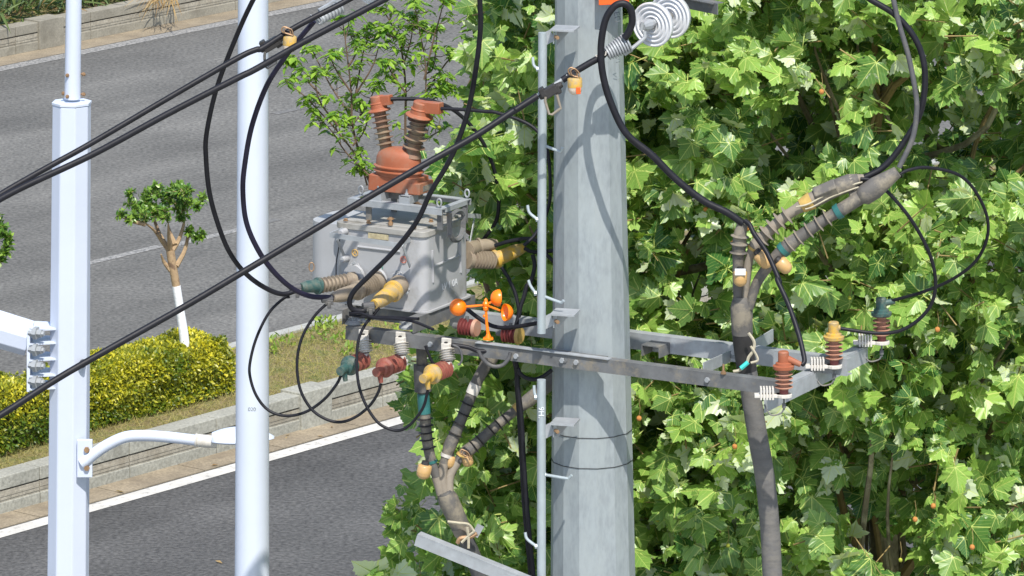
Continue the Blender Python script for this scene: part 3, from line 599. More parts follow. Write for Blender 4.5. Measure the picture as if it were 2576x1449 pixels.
# ---- switchgear tank
ub0, ub1, vb0, vb1, zb0, zb1 = -1.745, -1.10, -.20, .37, 6.985, 7.495
sw = thing('switchgear_box', 'grey pole-mounted switchgear tank with lettered bushings on both sides', 'switchgear', L((ub0 + ub1) / 2, .08, zb0))
def rbox(mb, u0, u1, v0, v1, z0, z1, r, seg=5, taper=0.0):
    pts = []
    for (cu, cv, a0) in ((u1 - r, v1 - r, 0), (u0 + r, v1 - r, 90), (u0 + r, v0 + r, 180), (u1 - r, v0 + r, 270)):
        for k in range(seg + 1):
            a = math.radians(a0 + 90 * k / seg); pts.append((cu + r * math.cos(a), cv + r * math.sin(a)))
    n = len(pts); cu, cv = (u0 + u1) / 2, (v0 + v1) / 2
    vs = [L(a, b, z0) for a, b in pts] + [L(cu + (a - cu) * (1 - taper), cv + (b - cv) * (1 - taper), z1) for a, b in pts]
    mb.add(vs, [tuple(range(n)), tuple(range(n, 2 * n))] + [(i, (i + 1) % n, n + (i + 1) % n, n + i) for i in range(n)])
mb = MB(); rbox(mb, ub0 - .02, ub1 + .01, vb0, vb1, zb0, zb1 - .03, .06, 6, .012)
tank = mb.build('tank', M['tank'], sw, True, angle=50)
mb = MB(); rbox(mb, -2.045, ub0 + .1, vb0 + .10, vb1 - .02, zb0 + .03, zb1 - .05, .13, 8, .02); mb.build('side_housing', M['tank'], sw, True, angle=50)
mb = MB(); rbox(mb, ub0 - .02, ub1 + .012, vb0 - .008, vb1 + .01, zb1 - .045, zb1 - .008, .055, 6); rbox(mb, ub0 + .03, ub1 - .04, vb0 + .045, vb1 - .04, zb1 - .01, zb1 + .004, .03, 4)
lid = mb.build('lid', M['lid'], sw, True, angle=40, bevel=.003)
mb = MB(); rbox(mb, ub0, ub1 - .0, vb0 + .012, vb1 - .01, zb1 - .052, zb1 - .046, .05, 6); mb.build('gasket', M['dark'], sw)
mb = MB(); rbox(mb, ub0 - .0, ub1 + .03, vb0 - .015, vb1 + .02, zb0 - .012, zb0 - .001, .06, 6); mb.build('base_lip', M['tank'], sw)
# lid hardware
for x, y, h_ in ((860, 320, .05), (1100, 350, .02), (635, 300, .02), (400, 275, .015), (1275, 290, .02), (1450, 225, .02)):
    p = PZ(q('A', x, y + 20), zb1 + .002); b = MB(); b.lathe(p, p + ZZ * h_, [(0, .016), (.4, .016), (.41, .01), (.8, .01), (.82, .014), (1, .012)], 8); b.build('lid_bolt', M['brass'], lid)
b = MB(); p = PZ(q('A', 860, 275), zb1 + .04); b.tube(cr([p + Vector((.02 * math.cos(a), .02 * math.sin(a), 0)) for a in np.linspace(0, 6.28, 9)], 3), .004, 6); b.build('lifting_ring', M['brass'], lid)
# embossed ribs on the two faces
fr_u = lambda x, y: PV(q('A', x, y), vb0 - .001)
mb = MB(); mb.tube([fr_u(525, 560), fr_u(960, 612)], .008, 8); mb.build('front_rib', M['tank'], sw, True)
rt = lambda x, y: PU(q('A', x, y), ub1 + .009)
mb = MB(); mb.tube([rt(1288, 600), rt(1296, 925)], .009, 8); mb.tube([rt(1570, 500), rt(1580, 825)], .009, 8); mb.tube([rt(1300, 765), rt(1570, 650)], .009, 8); mb.build('side_rib', M['tank'], sw, True)
text('kV 1 0A', .062, rt(1462, 950), VV, ZZ, M['white_ink'], sw, lift=.004)
for s_, x, y, m_ in (('A', 497, 622, 'yellow_ink'), ('B', 750, 770, 'green_ink'), ('C', 994, 692, 'red_ink')):
    p = fr_u(x, y); text(s_, .034, p, UU, ZZ, M[m_], sw, 'phase_letter', .004)
    b = MB(); b.tube(cr([p - VV * .003 + UU * .021 * math.cos(a) + ZZ * .021 * math.sin(a) for a in np.linspace(0, 2 * math.pi, 13)], 2), .0025, 5); b.build('phase_ring', M[m_], sw)
b = MB(); b.box(fr_u(735, 455) - VV * .001, UU * .075, VV * .001, ZZ * .018); b.build('nameplate', mat('faded_plate', (.42, .36, .22), .6, 0, .3, 40), sw)
b = MB(); b.tube(cr([fr_u(x, y) - VV * .02 for x, y in ((355, 480), (340, 600), (320, 720), (318, 870))], 5), .004, 6); b.build('pilot_wire', M['rubber'], sw)
b = MB(); c = PV(q('A', 50, 768), vb0 + .1); b.tube(cr([c + Vector((.016 * math.cos(a), 0, .028 * math.sin(a))) for a in np.linspace(0, 2 * math.pi, 13)], 2), .004, 6); b.build('pull_ring', M['brass'], sw)
for x, y in ((400, 400), (415, 675)):
    p = fr_u(x, y); b = MB(); b.lathe(p, p - VV * .07, [(0, .022), (.8, .022), (1, .017)], 12); b.build('boss', M['tank'], sw, True)
# guard rails
for pts in ([(375, 385), (240, 440), (240, 455), (930, 545), (1060, 485)],):
    P = [PV(q('A', *pts[0]), vb0), PV(q('A', *pts[1]), vb0 - .17), PV(q('A', *pts[3]), vb0 - .17), PV(q('A', *pts[4]), vb0)]
    b = MB()
    for i in range(3): b.bar(P[i], P[i + 1], .008, .03)
    b.bar(PV(q('A', 310, 485), vb0 - .13), PV(q('A', 400, 690), vb0 - .02), .006, .022); b.bar(PV(q('A', 985, 545), vb0 - .14), PV(q('A', 1060, 765), vb0 - .02), .006, .022); b.build('guard_rail', M['steel_light'], sw)
P = [PV(q('A', 1640, 240), vb1 - .02), PV(q('A', 1780, 250), vb1 + .2), PV(q('A', 1640, 205), vb1 + .22)]; b = MB(); b.bar(P[0], P[1], .008, .028); b.bar(P[1], P[1] - UU * .62, .008, .028); b.bar(P[1] - UU * .62, P[0] - UU * .6, .008, .028)
b.bar(PV(q('A', 1722, 265), vb1 + .15), PV(q('A', 1668, 560), vb1 + .02), .006, .022); b.build('guard_rail', M['steel_light'], sw)
# top frame
fz = []; FL, FR = PV(q('B', 95, 1228), -.14), PV(q('B', 1120, 1345), -.14); ZF = (FL.z + FR.z) / 2; uL, uR = uvz(FL)[0], uvz(FR)[0]; vF, vBk = -.14, .24
b = MB(); b.lbox(uL, uR, vF, vF + .05, ZF - .006, ZF); b.lbox(uL, uR, vF, vF + .006, ZF - .04, ZF - .0065)
b.lbox(uL + .001, uR - .001, vBk - .05, vBk, ZF - .006, ZF); b.lbox(uL + .001, uR - .001, vBk - .006, vBk, ZF - .04, ZF - .0065)
b.lbox(uL, uL + .04, vF + .051, vBk - .051, ZF - .006, ZF - .0002); b.lbox(uR - .045, uR, vF + .051, vBk - .051, ZF - .006, ZF - .0002); b.lbox(uR - .006, uR, vF + .051, vBk - .051, ZF - .03, ZF - .0065)
frm = b.build('top_frame', M['steel_light'], sw)
for (uu, vv) in ((uL + .14, vF + .03), (uR - .03, vF + .03), (uL + .14, vBk - .03), (uR - .03, vBk - .03)):
    b = MB(); b.lbox(uu - .02, uu + .02, vv - .004, vv + .004, zb1, ZF - .007); b.build('frame_leg', M['steel'], frm)
b = MB()                                    # pierced lifting lug at the right end
ring = []
for k in range(13): a = math.pi * k / 12; ring.append((vF + .19 + .095 * math.cos(a), ZF - .015 - .10 - .085 * math.sin(a)))
outer = [(vF + .07, ZF - .04), (vF + .31, ZF - .04), (vF + .31, ZF - .115)] + [(vF + .19 + .125 * math.cos(math.pi * k / 12), ZF - .115 - .12 * math.sin(math.pi * k / 12)) for k in range(13)] + [(vF + .07, ZF - .115)]
def lug(v, z): return L(uR + .002, v, z)
b.bar(lug(vF + .09, ZF - .04), lug(vF + .10, ZF - .2), .008, .035, up=UU); b.bar(lug(vF + .28, ZF - .04), lug(vF + .27, ZF - .19), .008, .035, up=UU)
b.tube(cr([lug(vF + .1, ZF - .17), lug(vF + .14, ZF - .215), lug(vF + .19, ZF - .23), lug(vF + .24, ZF - .215), lug(vF + .27, ZF - .17)], 4), .018, 6); b.tube(cr([lug(vF + .1, ZF - .08), lug(vF + .14, ZF - .055), lug(vF + .19, ZF - .045), lug(vF + .24, ZF - .055), lug(vF + .27, ZF - .08)], 4), .015, 6)
b.build('lifting_lug', M['steel'], sw)
for uu, vv in ((uR - .03, vF + .02), (uR - .02, vBk - .02), (uL + .04, vBk - .03), (uL + .03, vF + .12)):
    b = MB(); c = L(uu, vv, ZF + .035); b.tube(cr([c + UU * .016 * math.cos(a) + ZZ * .024 * math.sin(a) for a in np.linspace(0, 2 * math.pi, 11)], 2), .006, 6); b.build('eye_bolt', M['steel_light'], frm, True)
# base frame
b = MB()
for uu in (-1.66, -1.14):
    b.lbox(uu, uu + .06, -.37, .42, zb0 - .022, zb0 - .013); b.lbox(uu + .053, uu + .06, -.37, .42, ZA + .006, zb0 - .0225)
b.lbox(-1.7, -1.1, vb0 + .02, vb0 + .027, zb0 - .1, zb0 - .0135); b.lbox(-1.7, -1.1, vb1 - .03, vb1 - .023, zb0 - .1, zb0 - .0135)
b.build('base_frame', M['steel'], sw)
# front bushings: flange, base, ribbed body, boot
def bushing(pa, pb, pc, m_boot, rib=True, dusty=M['silicone'], rad=.062, clampr=.02):
    part = MB(); part.lathe(pa, pb, [(0, rad), (.12, rad * 1.02)] + sheds(7, .2, .92, rad * .62, rad * .95) + [(1, rad * .6)] if rib else [(0, rad), (.5, rad * .95), (.9, rad * .8), (1, rad * .75)], 24)
    o = part.build('bushing', dusty, sw, True, angle=30)
    bt = MB(); bt.lathe(pb + (pa - pb) * .06, pc, [(0, rad * .7), (.02, rad * 1.02), (.12, rad * 1.02), (.14, rad * .80), (.7, rad * .72), (.92, rad * .55), (1, rad * .45)], 24); bt.build('boot', m_boot, o, True)
    return o
for x, y, in ((500, 860), (730, 900), (940, 950)):
    c = fr_u(x, y); f_ = MB(); ps = [c + UU * .088 * math.cos(a) + ZZ * .088 * math.sin(a) - VV * .001 for a in [math.radians(90 + 120 * k + j) for k in range(3) for j in (-16, 16)]]
    f_.prism(ps, -VV * .012); f_.lathe(c - VV * .012, c - VV * .03, [(0, .078), (1, .074)], 28); f_.build('flange', M['tank'], sw, True, angle=30)
    for k in range(3):
        a = math.radians(90 + 120 * k); p = c + UU * .083 * math.cos(a) + ZZ * .083 * math.sin(a) - VV * .012
        f_ = MB(); f_.lathe(p, p - VV * .02, [(0, .012), (.5, .012), (.51, .006), (1, .006)], 6); f_.build('bolt', M['steel_light'], sw)
def AV(x, y, v): return PV(q('A', x, y), v)
bushing(AV(490, 900, vb0 - .03), AV(105, 965, vb0 - .27), AV(-60, 975, vb0 - .40), M['green_cap'], rad=.052)
bushing(AV(740, 905, vb0 - .03), AV(530, 1010, vb0 - .24), AV(265, 1085, vb0 - .46), M['silicone'], rad=.060)
bushing(AV(945, 955, vb0 - .03), AV(900, 1010, vb0 - .14), AV(690, 1155, vb0 - .40), M['yellow'], rib=False, rad=.066)
tipA, tipB, tipC = AV(-60, 975, vb0 - .40), AV(265, 1085, vb0 - .46), AV(690, 1155, vb0 - .40)
# rear bushings
bushing(AV(1640, 690, vb1 - .0), AV(1935, 700, vb1 + .22), PV((1320, 622), vb1 + .40), M['yellow'], rad=.060)
bushing(AV(1640, 600, vb1 - .0), AV(1760, 560, vb1 + .16), PV((1250, 612), vb1 + .26), M['silicone'], rib=False, rad=.055)
bushing(L(-1.65, vb1, 7.25), L(-1.65, vb1 + .2, 7.25), L(-1.65, vb1 + .4, 7.25), M['silicone'], rad=.055)
tipRY, tipRG = PV((1320, 622), vb1 + .40), PV((1250, 612), vb1 + .26)

# ---- orange voltage transformer
vm = .02
vt = thing('voltage_transformer', 'terracotta voltage transformer with two ribbed horns on top of the switchgear box', 'transformer', PV(q('B', 620, 1170), vm))
def BV(x, y, v=vm): return PV(q('B', x, y), v)
cA, cB = uvz(BV(305, 1130, vm - .09)), uvz(BV(800, 1200, vm - .09)); zlo = (cA[2] + cB[2]) / 2; zhi = zlo + .105
zlo = max(zlo, ZF + .05); zhi = zlo + .10
u0_, u1_ = cA[0], cB[0]
b = MB(); rbox(b, u0_, u1_ + .03, vm - .09, vm + .09, zlo, zhi, .02, 4, .03); b.build('base_block', M['red'], vt, True, angle=40, bevel=.004)
b = MB(); b.lbox(u1_ - .035, u1_ + .055, vm - .02 - .075, vm + .085, zlo + .004, zlo + .075); tbx = b.build('terminal_box', M['red'], vt, bevel=.004)
b = MB(); b.lbox(u1_ + .0555, u1_ + .058, vm - .05, vm + .06, zlo + .02, zlo + .055); b.build('cover', M['steel'], tbx)
# dome
uc = (u0_ + u1_) / 2 + .015
def ring_ell(ru, rv, z, n=32): return [L(uc + ru * math.cos(2 * math.pi * k / n), vm + rv * math.sin(2 * math.pi * k / n), z) for k in range(n)]
prof = [(.158, .10, 0), (.158, .10, .02), (.176, .116, .026), (.176, .116, .032), (.160, .10, .038), (.160, .10, .048), (.174, .114, .054), (.174, .114, .06), (.158, .10, .066), (.157, .099, .095), (.152, .097, .12), (.140, .092, .142), (.118, .08, .160), (.085, .06, .172), (.045, .035, .178), (.001, .001, .180)]
b = MB(); vs = []; n = 32
for ru, rv, dz_ in prof: vs += ring_ell(ru, rv, zhi + dz_ - .002)
b.add(vs, [(i * n + k, i * n + (k + 1) % n, (i + 1) * n + (k + 1) % n, (i + 1) * n + k) for i in range(len(prof) - 1) for k in range(n)]); b.build('dome', M['red'], vt, True, angle=50)
def horn(p0, p1, rc, rs, ns, cable_p, tp):
    h_ = MB(); h_.lathe(p0, p1, [(0, rc * 1.45), (.06, rc * 1.2), (.1, rc)] + sheds(ns, .13, .70, rc, rs, taper=tp)[1:] + [(.73, rc), (.735, rc)], 28); o = h_.build('horn', M['red_dusty'], vt, True, angle=30)
    cp = MB(); cp.lathe(p0.lerp(p1, .72), p1, [(0, rs * 1.05), (.03, rs * 1.22), (.10, rs * 1.26), (.17, rs * 1.1), (.21, rc * 1.42), (.50, rc * 1.36), (.53, rc * 1.48), (.57, rc * 1.22), (.94, rc * 1.22), (1, rc * 1.05)], 28)
    d = (cable_p - p1.lerp(p0, .08)); st = p1.lerp(p0, .09); cp.bar(st, st + d, rc * 1.5, rc * 1.6)
    cp.build('cap', M['red'], o, True, angle=30, bevel=.004)
horn(BV(525, 740), BV(415, 112), .038, .060, 6, BV(568, 150), .0); horn(BV(800, 770), BV(905, 178), .044, .073, 7, BV(1115, 245), .016)
for x in (410, 720):
    p = BV(x, 1265, vm - .12); uu = uvz(p)[0]; b = MB(); b.lbox(uu - .035, uu + .035, vm - .13, vm - .12, ZF + .0005, ZF + .04); b.lbox(uu - .04, uu - .034, vm - .13, vm - .02, ZF + .0005, zlo - .001); b.lbox(uu + .034, uu + .04, vm - .13, vm - .02, ZF + .0005, zlo - .001); b.lbox(uu - .04, uu + .04, vm - .125, vm - .03, zlo - .004, zlo - .001)
    b.tube([L(uu, vm - .10, ZF + .02), L(uu, vm - .10, zlo + .035)], .006, 8); b.lathe(L(uu, vm - .10, zlo), L(uu, vm - .10, zlo + .012), [(0, .013), (1, .013)], 6); b.build('mounting_foot', M['steel_light'], vt)
b = MB(); b.lbox(u0_ + .03, u1_ - .02, vm - .03, vm + .08, ZF + .0005, zlo - .0005); b.build('pedestal', M['steel'], vt)

# ---- hanging arresters on the front crossarm
hang_tips = []
for (x, y, capm, lab, shx) in ((1120, 0, 'green_cap', 'hanging red arrester with a green cap, left end of the crossarm', 0), (1455, 20, 'red_arr', 'hanging red arrester with a red cap, between the green and the yellow one', 0), (1870, 75, 'yellow', 'hanging red arrester with a bright yellow cap, nearest the wind cups', 0)):
    def CV(xx, yy, v): return PV(q('C', xx, yy), v)
    top = CV(x, y + 350, -.385); root = thing('surge_arrester', lab, 'surge arrester', top, 'arresters hanging from the front crossarm')
    b = MB(); b.box(CV(x, y + 380, -.392), UU * .034, VV * .008, ZZ * .035); b.box(CV(x, y + 405, -.41), UU * .030, VV * .02, ZZ * .02); br = b.build('bracket', M['white_plastic'], root, bevel=.004)
    b = MB(); pB = CV(x, y + 378, -.401); b.lathe(pB, pB - VV * .018, [(0, .013), (1, .012)], 6); b.build('bolt', M['dark'], br)
    p0, p1 = CV(x, y + 425, -.42), CV(x + 15, y + 540, -.44)
    b = MB(); b.lathe(p0, p1, sheds(5, .0, .95, .034, .05) + [(1, .03)], 22); b.build('post_insulator', M['white_plastic'], root, True, angle=30)
    f1, f2 = {'green_cap': ((985, 655), (905, 708)), 'red_arr': ((1300, 675), (1232, 718)), 'yellow': ((1735, 735), (1655, 776))}[capm]
    e0, e1, e2 = CV(x + 35, y + 590, -.40), CV(*f1, -.60), CV(*f2, -.72)
    b = MB(); b.lathe(e0, e0.lerp(e1, .22), [(0, .03), (1, .04)], 20); b.lathe(p1, p1 - ZZ * .03, [(0, .025), (1, .025)], 12); b.build('end_cap', M['white_plastic'], root, True)
    nrib = 6; b = MB(); b.lathe(e0.lerp(e1, .15), e1, sheds(nrib, 0, 1, .044, .056), 24); b.build('body', M['red_arr'], root, True, angle=30)
    b = MB(); b.lathe(e1 + (e0 - e1) * .12, e2, [(0, .045), (.02, .062), (.16, .063), (.24, .048), (.46, .042), (.50, .029), (1, .028)], 24)
    nz = e2.lerp(e1, .42); low = nz + Vector((.012, 0, -.075)); b.tube([nz, low], [.022, .014], 12); cap_ = b.build('cap', M[capm], root, True, angle=30)
    hang_tips.append(low)

# ---- standing arresters on the beam
stand_tips = []
def GY(x, y, Y): return PY(q('G', x, y), Y)
for (x, yb, yt, capm, lab, shm, side) in ((700, 1030, 645, 'red', 'standing arrester with a terracotta cap, nearest end of the beam', 'salmon', (850, 765)), (1155, 765, 378, 'yellow', 'standing arrester with a dusty yellow cap in the middle of the beam', 'salmon', (1210, 432)), (1585, 550, 160, 'green_cap', 'standing arrester with a green cap, far end of the beam', 'salmon', (1705, 190))):
    Yg = PZ(q('G', x - 60, yb + 10), ZA - .04).y; base = GY(x, yb, Yg - .06); topp = GY(x - 5, yt, Yg - .06)
    root = thing('surge_arrester', lab, 'surge arrester', base, 'arresters standing on the beam')
    b = MB(); b.box(base + Vector((-.085, 0, -.01)), Vector((.095, 0, 0)), Vector((0, .028, 0)), ZZ * .010); b.lathe(base - ZZ * .02, base, [(0, .05), (1, .05)], 20); ins = b.build('base_bracket', M['white_plastic'], root, bevel=.003)
    b = MB()
    for k in range(5): b.box(base + Vector((-.140 + k * .018, 0, .004)), Vector((.006, 0, 0)), Vector((0, .036, 0)), ZZ * .036)
    b.build('ribbed_insulator', M['white_plastic'], root, bevel=.003)
    b = MB(); b.lathe(base, base.lerp(topp, .12), [(0, .028), (1, .028)], 18); b.build('foot', M['maroon'], root, True)
    b = MB(); b.lathe(base.lerp(topp, .11), base.lerp(topp, .62), sheds(5, 0, 1, .030, .056), 26); b.build('sheds', M[shm], root, True, angle=30)
    b = MB(); b.lathe(base.lerp(topp, .58), topp, [(0, .045), (.03, .064), (.2, .066), (.24, .05), (.36, .048), (.4, .034), (.94, .033), (1, .028)], 24)
    sp = topp.lerp(base, .12); sdp = GY(side[0], side[1], Yg - .06); b.tube([sp - ZZ * .005, sdp], [.024, .017], 12); b.build('cap', M[capm], root, True, angle=30)
    b = MB(); b.tube([base - ZZ * .02, base - ZZ * .1], .007, 6); b.lathe(base - ZZ * .06, base - ZZ * .085, [(0, .014), (1, .014)], 6); b.tube(cr([base - ZZ * .09, base + Vector((-.02, 0, -.12)), base + Vector((-.08, .01, -.13)), base + Vector((-.12, .02, -.07))], 5), .005, 6); b.build('earth_lead', M['steel'], root)
    stand_tips.append(sdp)

# ---- orange wind cups
DV = lambda x, y, v=-.345: PV(q('D', x, y), v)
ba = DV(655, 805); wc = thing('wind_cup_bird_scarer', 'bright orange spinning wind-cup bird scarer on the front crossarm', 'bird scarer', ba)
b = MB(); b.lathe(ba, ba + ZZ * .012, [(0, .037), (.6, .037), (1, .03)], 6); b.lathe(ba + ZZ * .011, ba + ZZ * .035, [(0, .02), (.5, .016), (1, .011)], 16); b.build('base', M['orange'], wc, True, angle=30)
hub = DV(622, 340); b = MB(); b.tube([ba + ZZ * .03, DV(635, 600), DV(625, 420)], [.0115, .0095, .0085], 12); b.lathe(DV(608, 505), DV(605, 470), [(0, .01), (.5, .014), (1, .008)], 10); b.build('stem', M['orange'], wc, True)
b = MB(); b.lathe(DV(622, 420), DV(622, 245), [(0, .010), (.1, .018), (.3, .02), (.42, .012), (.45, .02), (.6, .021), (.75, .012), (.85, .012), (1, .002)], 18); b.build('hub', M['orange'], wc, True, angle=30)
for (cx, cy, dv_, ax_) in ((245, 372, -.06, Vector((-.05, -1, .35))), (800, 245, .05, Vector((-1, -.35, .1))), (880, 440, -.05, Vector((.85, .4, -.1)))):
    c = DV(cx, cy, -.345 + dv_); ax_ = ax_.normalized(); R = .054
    b = MB(); dd_ = (c - hub); b.tube([hub + dd_ * .08, hub + dd_ * .5, c - dd_.normalized() * .045], [.006, .008, .006], 8); arm_ = b.build('arm', M['orange'], wc, True)
    prof = [(R * (1 - math.cos(math.radians(90 * k / 8))), R * math.sin(math.radians(90 * k / 8))) for k in range(9)]
    # hollow hemisphere: dome towards ax_
    p0_ = c + ax_ * R; sh = [(t / R, r) for t, r in prof] + [((R - .0) / R, R - .003)] + [((t + .003) / R, max(r - .003, .0005)) for t, r in prof[::-1][1:]]
    b = MB(); b.lathe(p0_, c, sh, 24); b.build('cup', M['orange'], arm_, True, angle=50)

# ---- disc insulators and strain clamps
def disc_profile(R, th):
    out = [(0, .018), (.02, .03)]
    for k, r in enumerate(np.linspace(.06, R, 4)):
        out += [(.05, r - .024), (.04, r - .019), (-.05, r - .014), (-.08, r - .009), (-.06, r - .004), (.02, r)]
    out += [(.0, R), (.3, R * .96), (.55, R * .6), (.75, .05), (.9, .045), (1, .03)]
    return out
def disc_chain(pts, label, group, R=.142, axis=None):
    root = thing('disc_insulator', label, 'insulator', pts[0], group)
    for i, c in enumerate(pts):
        a = axis.normalized(); b = MB(); b.lathe(c, c - a * .11, disc_profile(R, .1), 40); b.build('porcelain_disc', M['porcelain'], root, True, angle=60)
        b = MB(); b.lathe(c + a * .045, c + a * .0, [(0, .018), (.4, .018), (.5, .028), (1, .03)], 14); b.build('metal_cap', M['steel'], root, True)
    return root
HY = lambda x, y, Y: PY(q('H', x, y), Y)
axis = Vector((-.11, -.185, -.02)); d1 = HY(1000, 268, 39.62); d2 = HY(1190, 175, 39.80)
dc = disc_chain([d1], 'front white disc insulator of the pair beside the pole top', 'white disc insulators', axis=axis)
disc_chain([d2], 'rear white disc insulator half hidden behind the front disc', 'white disc insulators', axis=axis)
b = MB(); b.lathe(HY(1020, 245, 39.60), HY(895, 290, 39.50), [(0, .022), (.3, .022), (.32, .034), (.6, .036), (.8, .03), (1, .024)], 10); b.lathe(HY(880, 330, 39.5), HY(900, 240, 39.5), [(0, .012), (1, .012)], 8)
b.build('clevis', M['steel_light'], dc, True, angle=30)
d3 = PY(q('b', 950, -85), 39.9); disc_chain([d3], 'white disc insulator cut off by the top edge above the cables', 'white disc insulators', axis=Vector((-.12, -.12, -.12)), R=.15)
def strain_clamp(p0, p1, label, n=9, w0=.042, w1=.066):
    root = thing('strain_clamp', label, 'strain clamp', p0, 'ribbed strain clamps on the cables'); d = p1 - p0; ax = d.normalized()
    b = MB(); prof = [(0, w0 * .7)]
    for k in range(n):
        t = (k + .5) / n; r = w0 + (w1 - w0) * t; prof += [(t - .45 / n, r * .8), (t - .25 / n, r), (t + .2 / n, r), (t + .4 / n, r * .8)]
    b.lathe(p0, p1, prof + [(1, w1 * .7)], 14); b.build('clamp_body', M['steel_light'], root, True, angle=30); return root
sc1 = strain_clamp(HY(505, 585, 39.45), HY(745, 455, 39.48), 'grey ribbed strain clamp at the pole beside the disc pair')
b = MB(); b.tube(px3(qs('H', (700, 575), (760, 545), (900, 430), (925, 400), (915, 340)), 39.48, 39.5), .012, 8); b.lathe(HY(690, 580, 39.47), HY(760, 530, 39.47), [(0, .022), (1, .022)], 8); b.build('link_rod', M['steel_light'], sc1, True)
b = MB(); b.tube(cr([HY(x, y, 39.40) for x, y in ((480, 640), (400, 615), (400, 600), (490, 598))], 4), .004, 5); b.tube([HY(495, 600, 39.40), HY(500, 560, 39.40)], .005, 5); b.build('binding_wire', M['white_plastic'], sc1)
sc2 = strain_clamp(PY(q('b', 585, 165), 39.3), PY(q('b', 760, 50), 39.4), 'dark ribbed strain clamp on the upper cable near the top edge', 8, .028, .045)
b = MB(); b.tube(cr([PY(q('b', x, y), 39.2) for x, y in ((530, 110), (570, 150), (600, 180), (610, 150), (560, 110))], 4), .005, 5); b.build('binding_wire', M['steel_light'], sc2)
b = MB(); b.bar(PY(q('b', 600, 100), 39.35), PY(q('b', 840, -40), 39.5), .02, .055); b.build('link_plate', M['steel_light'], sc2)

# ---- earthing clamps with hanging loops
def earth_clamp(c, d, Y, loop, label):
    root = thing('earthing_clamp', label, 'cable clamp', PY(c, Y), 'earthing clamps on the cables')
    C0 = PY(c, Y); d = d.normalized(); up = Vector((0, -1, 0)).cross(d).normalized(); up = up if up.z > 0 else -up
    b = MB(); b.box(C0, d * .05, Vector((0, .034, 0)), up * .030); b.box(C0 - d * .04 + up * .02, d * .018, Vector((0, .036, 0)), up * .028); b.box(C0 + d * .045 - up * .012, d * .02, Vector((0, .03, 0)), up * .03)
    b.lathe(C0 - d * .075, C0 + d * .09, [(0, .018), (.2, .024), (.8, .024), (1, .018)], 12); b.build('body', M['dark'], root, bevel=.006)
    b = MB(); P = px3(loop, Y - .03); b.tube(cr(P, 3) if False else P, .0085, 8); b.build('loop', M['sleeve_tan'] if loop[0][0] > 1000 else M['rubber_grey'], root, True)
cdir = PY(q('c', 800, 430), 39.4) - PY(q('c', 0, 910), 39.4)
earth_clamp(q('c', 405, 690), cdir, 39.35, qs('c', (375, 730), (370, 760), (400, 860), (425, 865), (490, 815), (480, 790), (460, 715)), 'earthing clamp with an open rectangular loop in front of the pole')
earth_clamp(q('b', 232, 335), cdir, 39.2, qs('b', (190, 390), (185, 420), (188, 500), (205, 515), (270, 475), (272, 430)), 'black earthing clamp with hanging loop in front of the white pole')

# ---- fault indicators (amber capsules)
def indicator(p0, p1, label, m1='amber', m2='amber', r=.036, wire=None):
    root = thing('fault_indicator', label, 'fault indicator', p0, 'amber fault indicators')
    b = MB(); b.lathe(p0, p0.lerp(p1, .55), [(0, r * .55), (.12, r * .9), (.2, r), (1, r)], 22); b.build('housing', M[m1], root, True, angle=50)
    b = MB(); b.lathe(p0.lerp(p1, .54), p1, [(0, r * .98), (.3, r * .97), (.6, r * .85), (.85, r * .55), (.96, r * .25), (1, .001)], 22); b.build('lens', M[m2], root, True, angle=50)
    if wire:
        b = MB(); b.tube(cr(wire, 5), .005, 6); b.tube(cr([w_ + Vector((.015, -.01, -.004)) for w_ in wire], 5), .0035, 6); b.build('clip_wire', M['brass'], root, True)
    b = MB(); b.lathe(p0 - (p1 - p0).normalized() * .02, p0 + (p1 - p0) * .02, [(0, r * .5), (1, r * .6)], 10); b.build('clip', M['dark'], root)
    return root
def hoop(k, pts, Y): return [PY(q(k, *p), Y) for p in pts]
i1 = indicator(PY(q('H', 160, 835), 39.30), PY(q('H', 165, 1035), 39.30), 'yellow and clear fault indicator hanging on the cable before the grey pole', 'yellow', 'clear', .046, hoop('H', ((175, 830), (110, 810), (90, 760), (130, 735), (180, 780), (190, 830)), 39.28))
b = MB(); b.box(PY(q('H', 200, 985), 39.245), Vector((.014, 0, 0)), Vector((0, .004, 0)), ZZ * .022); b.build('red_label', M['sign_red'], i1, bevel=.004)
indicator(PY(q('b', 378, 265), 39.1), PY(q('b', 370, 402), 39.1), 'amber fault indicator hanging on the upper cable beside the white pole', 'yellow', 'clear', .042, hoop('b', ((380, 260), (320, 240), (325, 205), (370, 215), (385, 260)), 39.08))
FY = lambda x, y, Y: PY(q('F', x, y), Y)
YT = 39.35
indicator(FY(185, 1120, YT - .1), FY(180, 1268, YT - .1), 'amber fault indicator with white data label on the left tail of the right cable', r=.043)
root_i = indicator(FY(345, 960, YT - .1), FY(455, 1090, YT - .1), 'amber fault indicator on the middle tail of the right cable', r=.045)
indicator(FY(530, 1030, YT - .1), FY(635, 1135, YT - .1), 'amber fault indicator on the right tail of the right cable', r=.042)
b = MB(); b.box(FY(183, 1135, YT - .147), Vector((.033, 0, 0)), Vector((0, .002, 0)), ZZ * .020)
lb = tag(b.build('data_label', M['white_ink'], bevel=.001), 'small white printed label wrapped on the left amber indicator', 'label')
EY = lambda x, y, Y: PY(q('E', x, y), Y)
YB = 40.28
indicator(EY(180, 650, YB - .07), EY(160, 757, YB - .07), 'round amber fault indicator on the left tail of the lower cable', r=.046)
indicator(EY(365, 590, YB + .03), EY(350, 680, YB + .03), 'amber fault indicator half hidden behind the middle tail of the lower cable', r=.03)
indicator(EY(480, 590, YB + .04), EY(490, 668, YB + .04), 'amber fault indicator with twisted wire on the right tail of the lower cable', r=.036, wire=hoop('E', ((470, 590), (430, 570), (440, 545), (470, 560), (500, 620)), YB - .02))

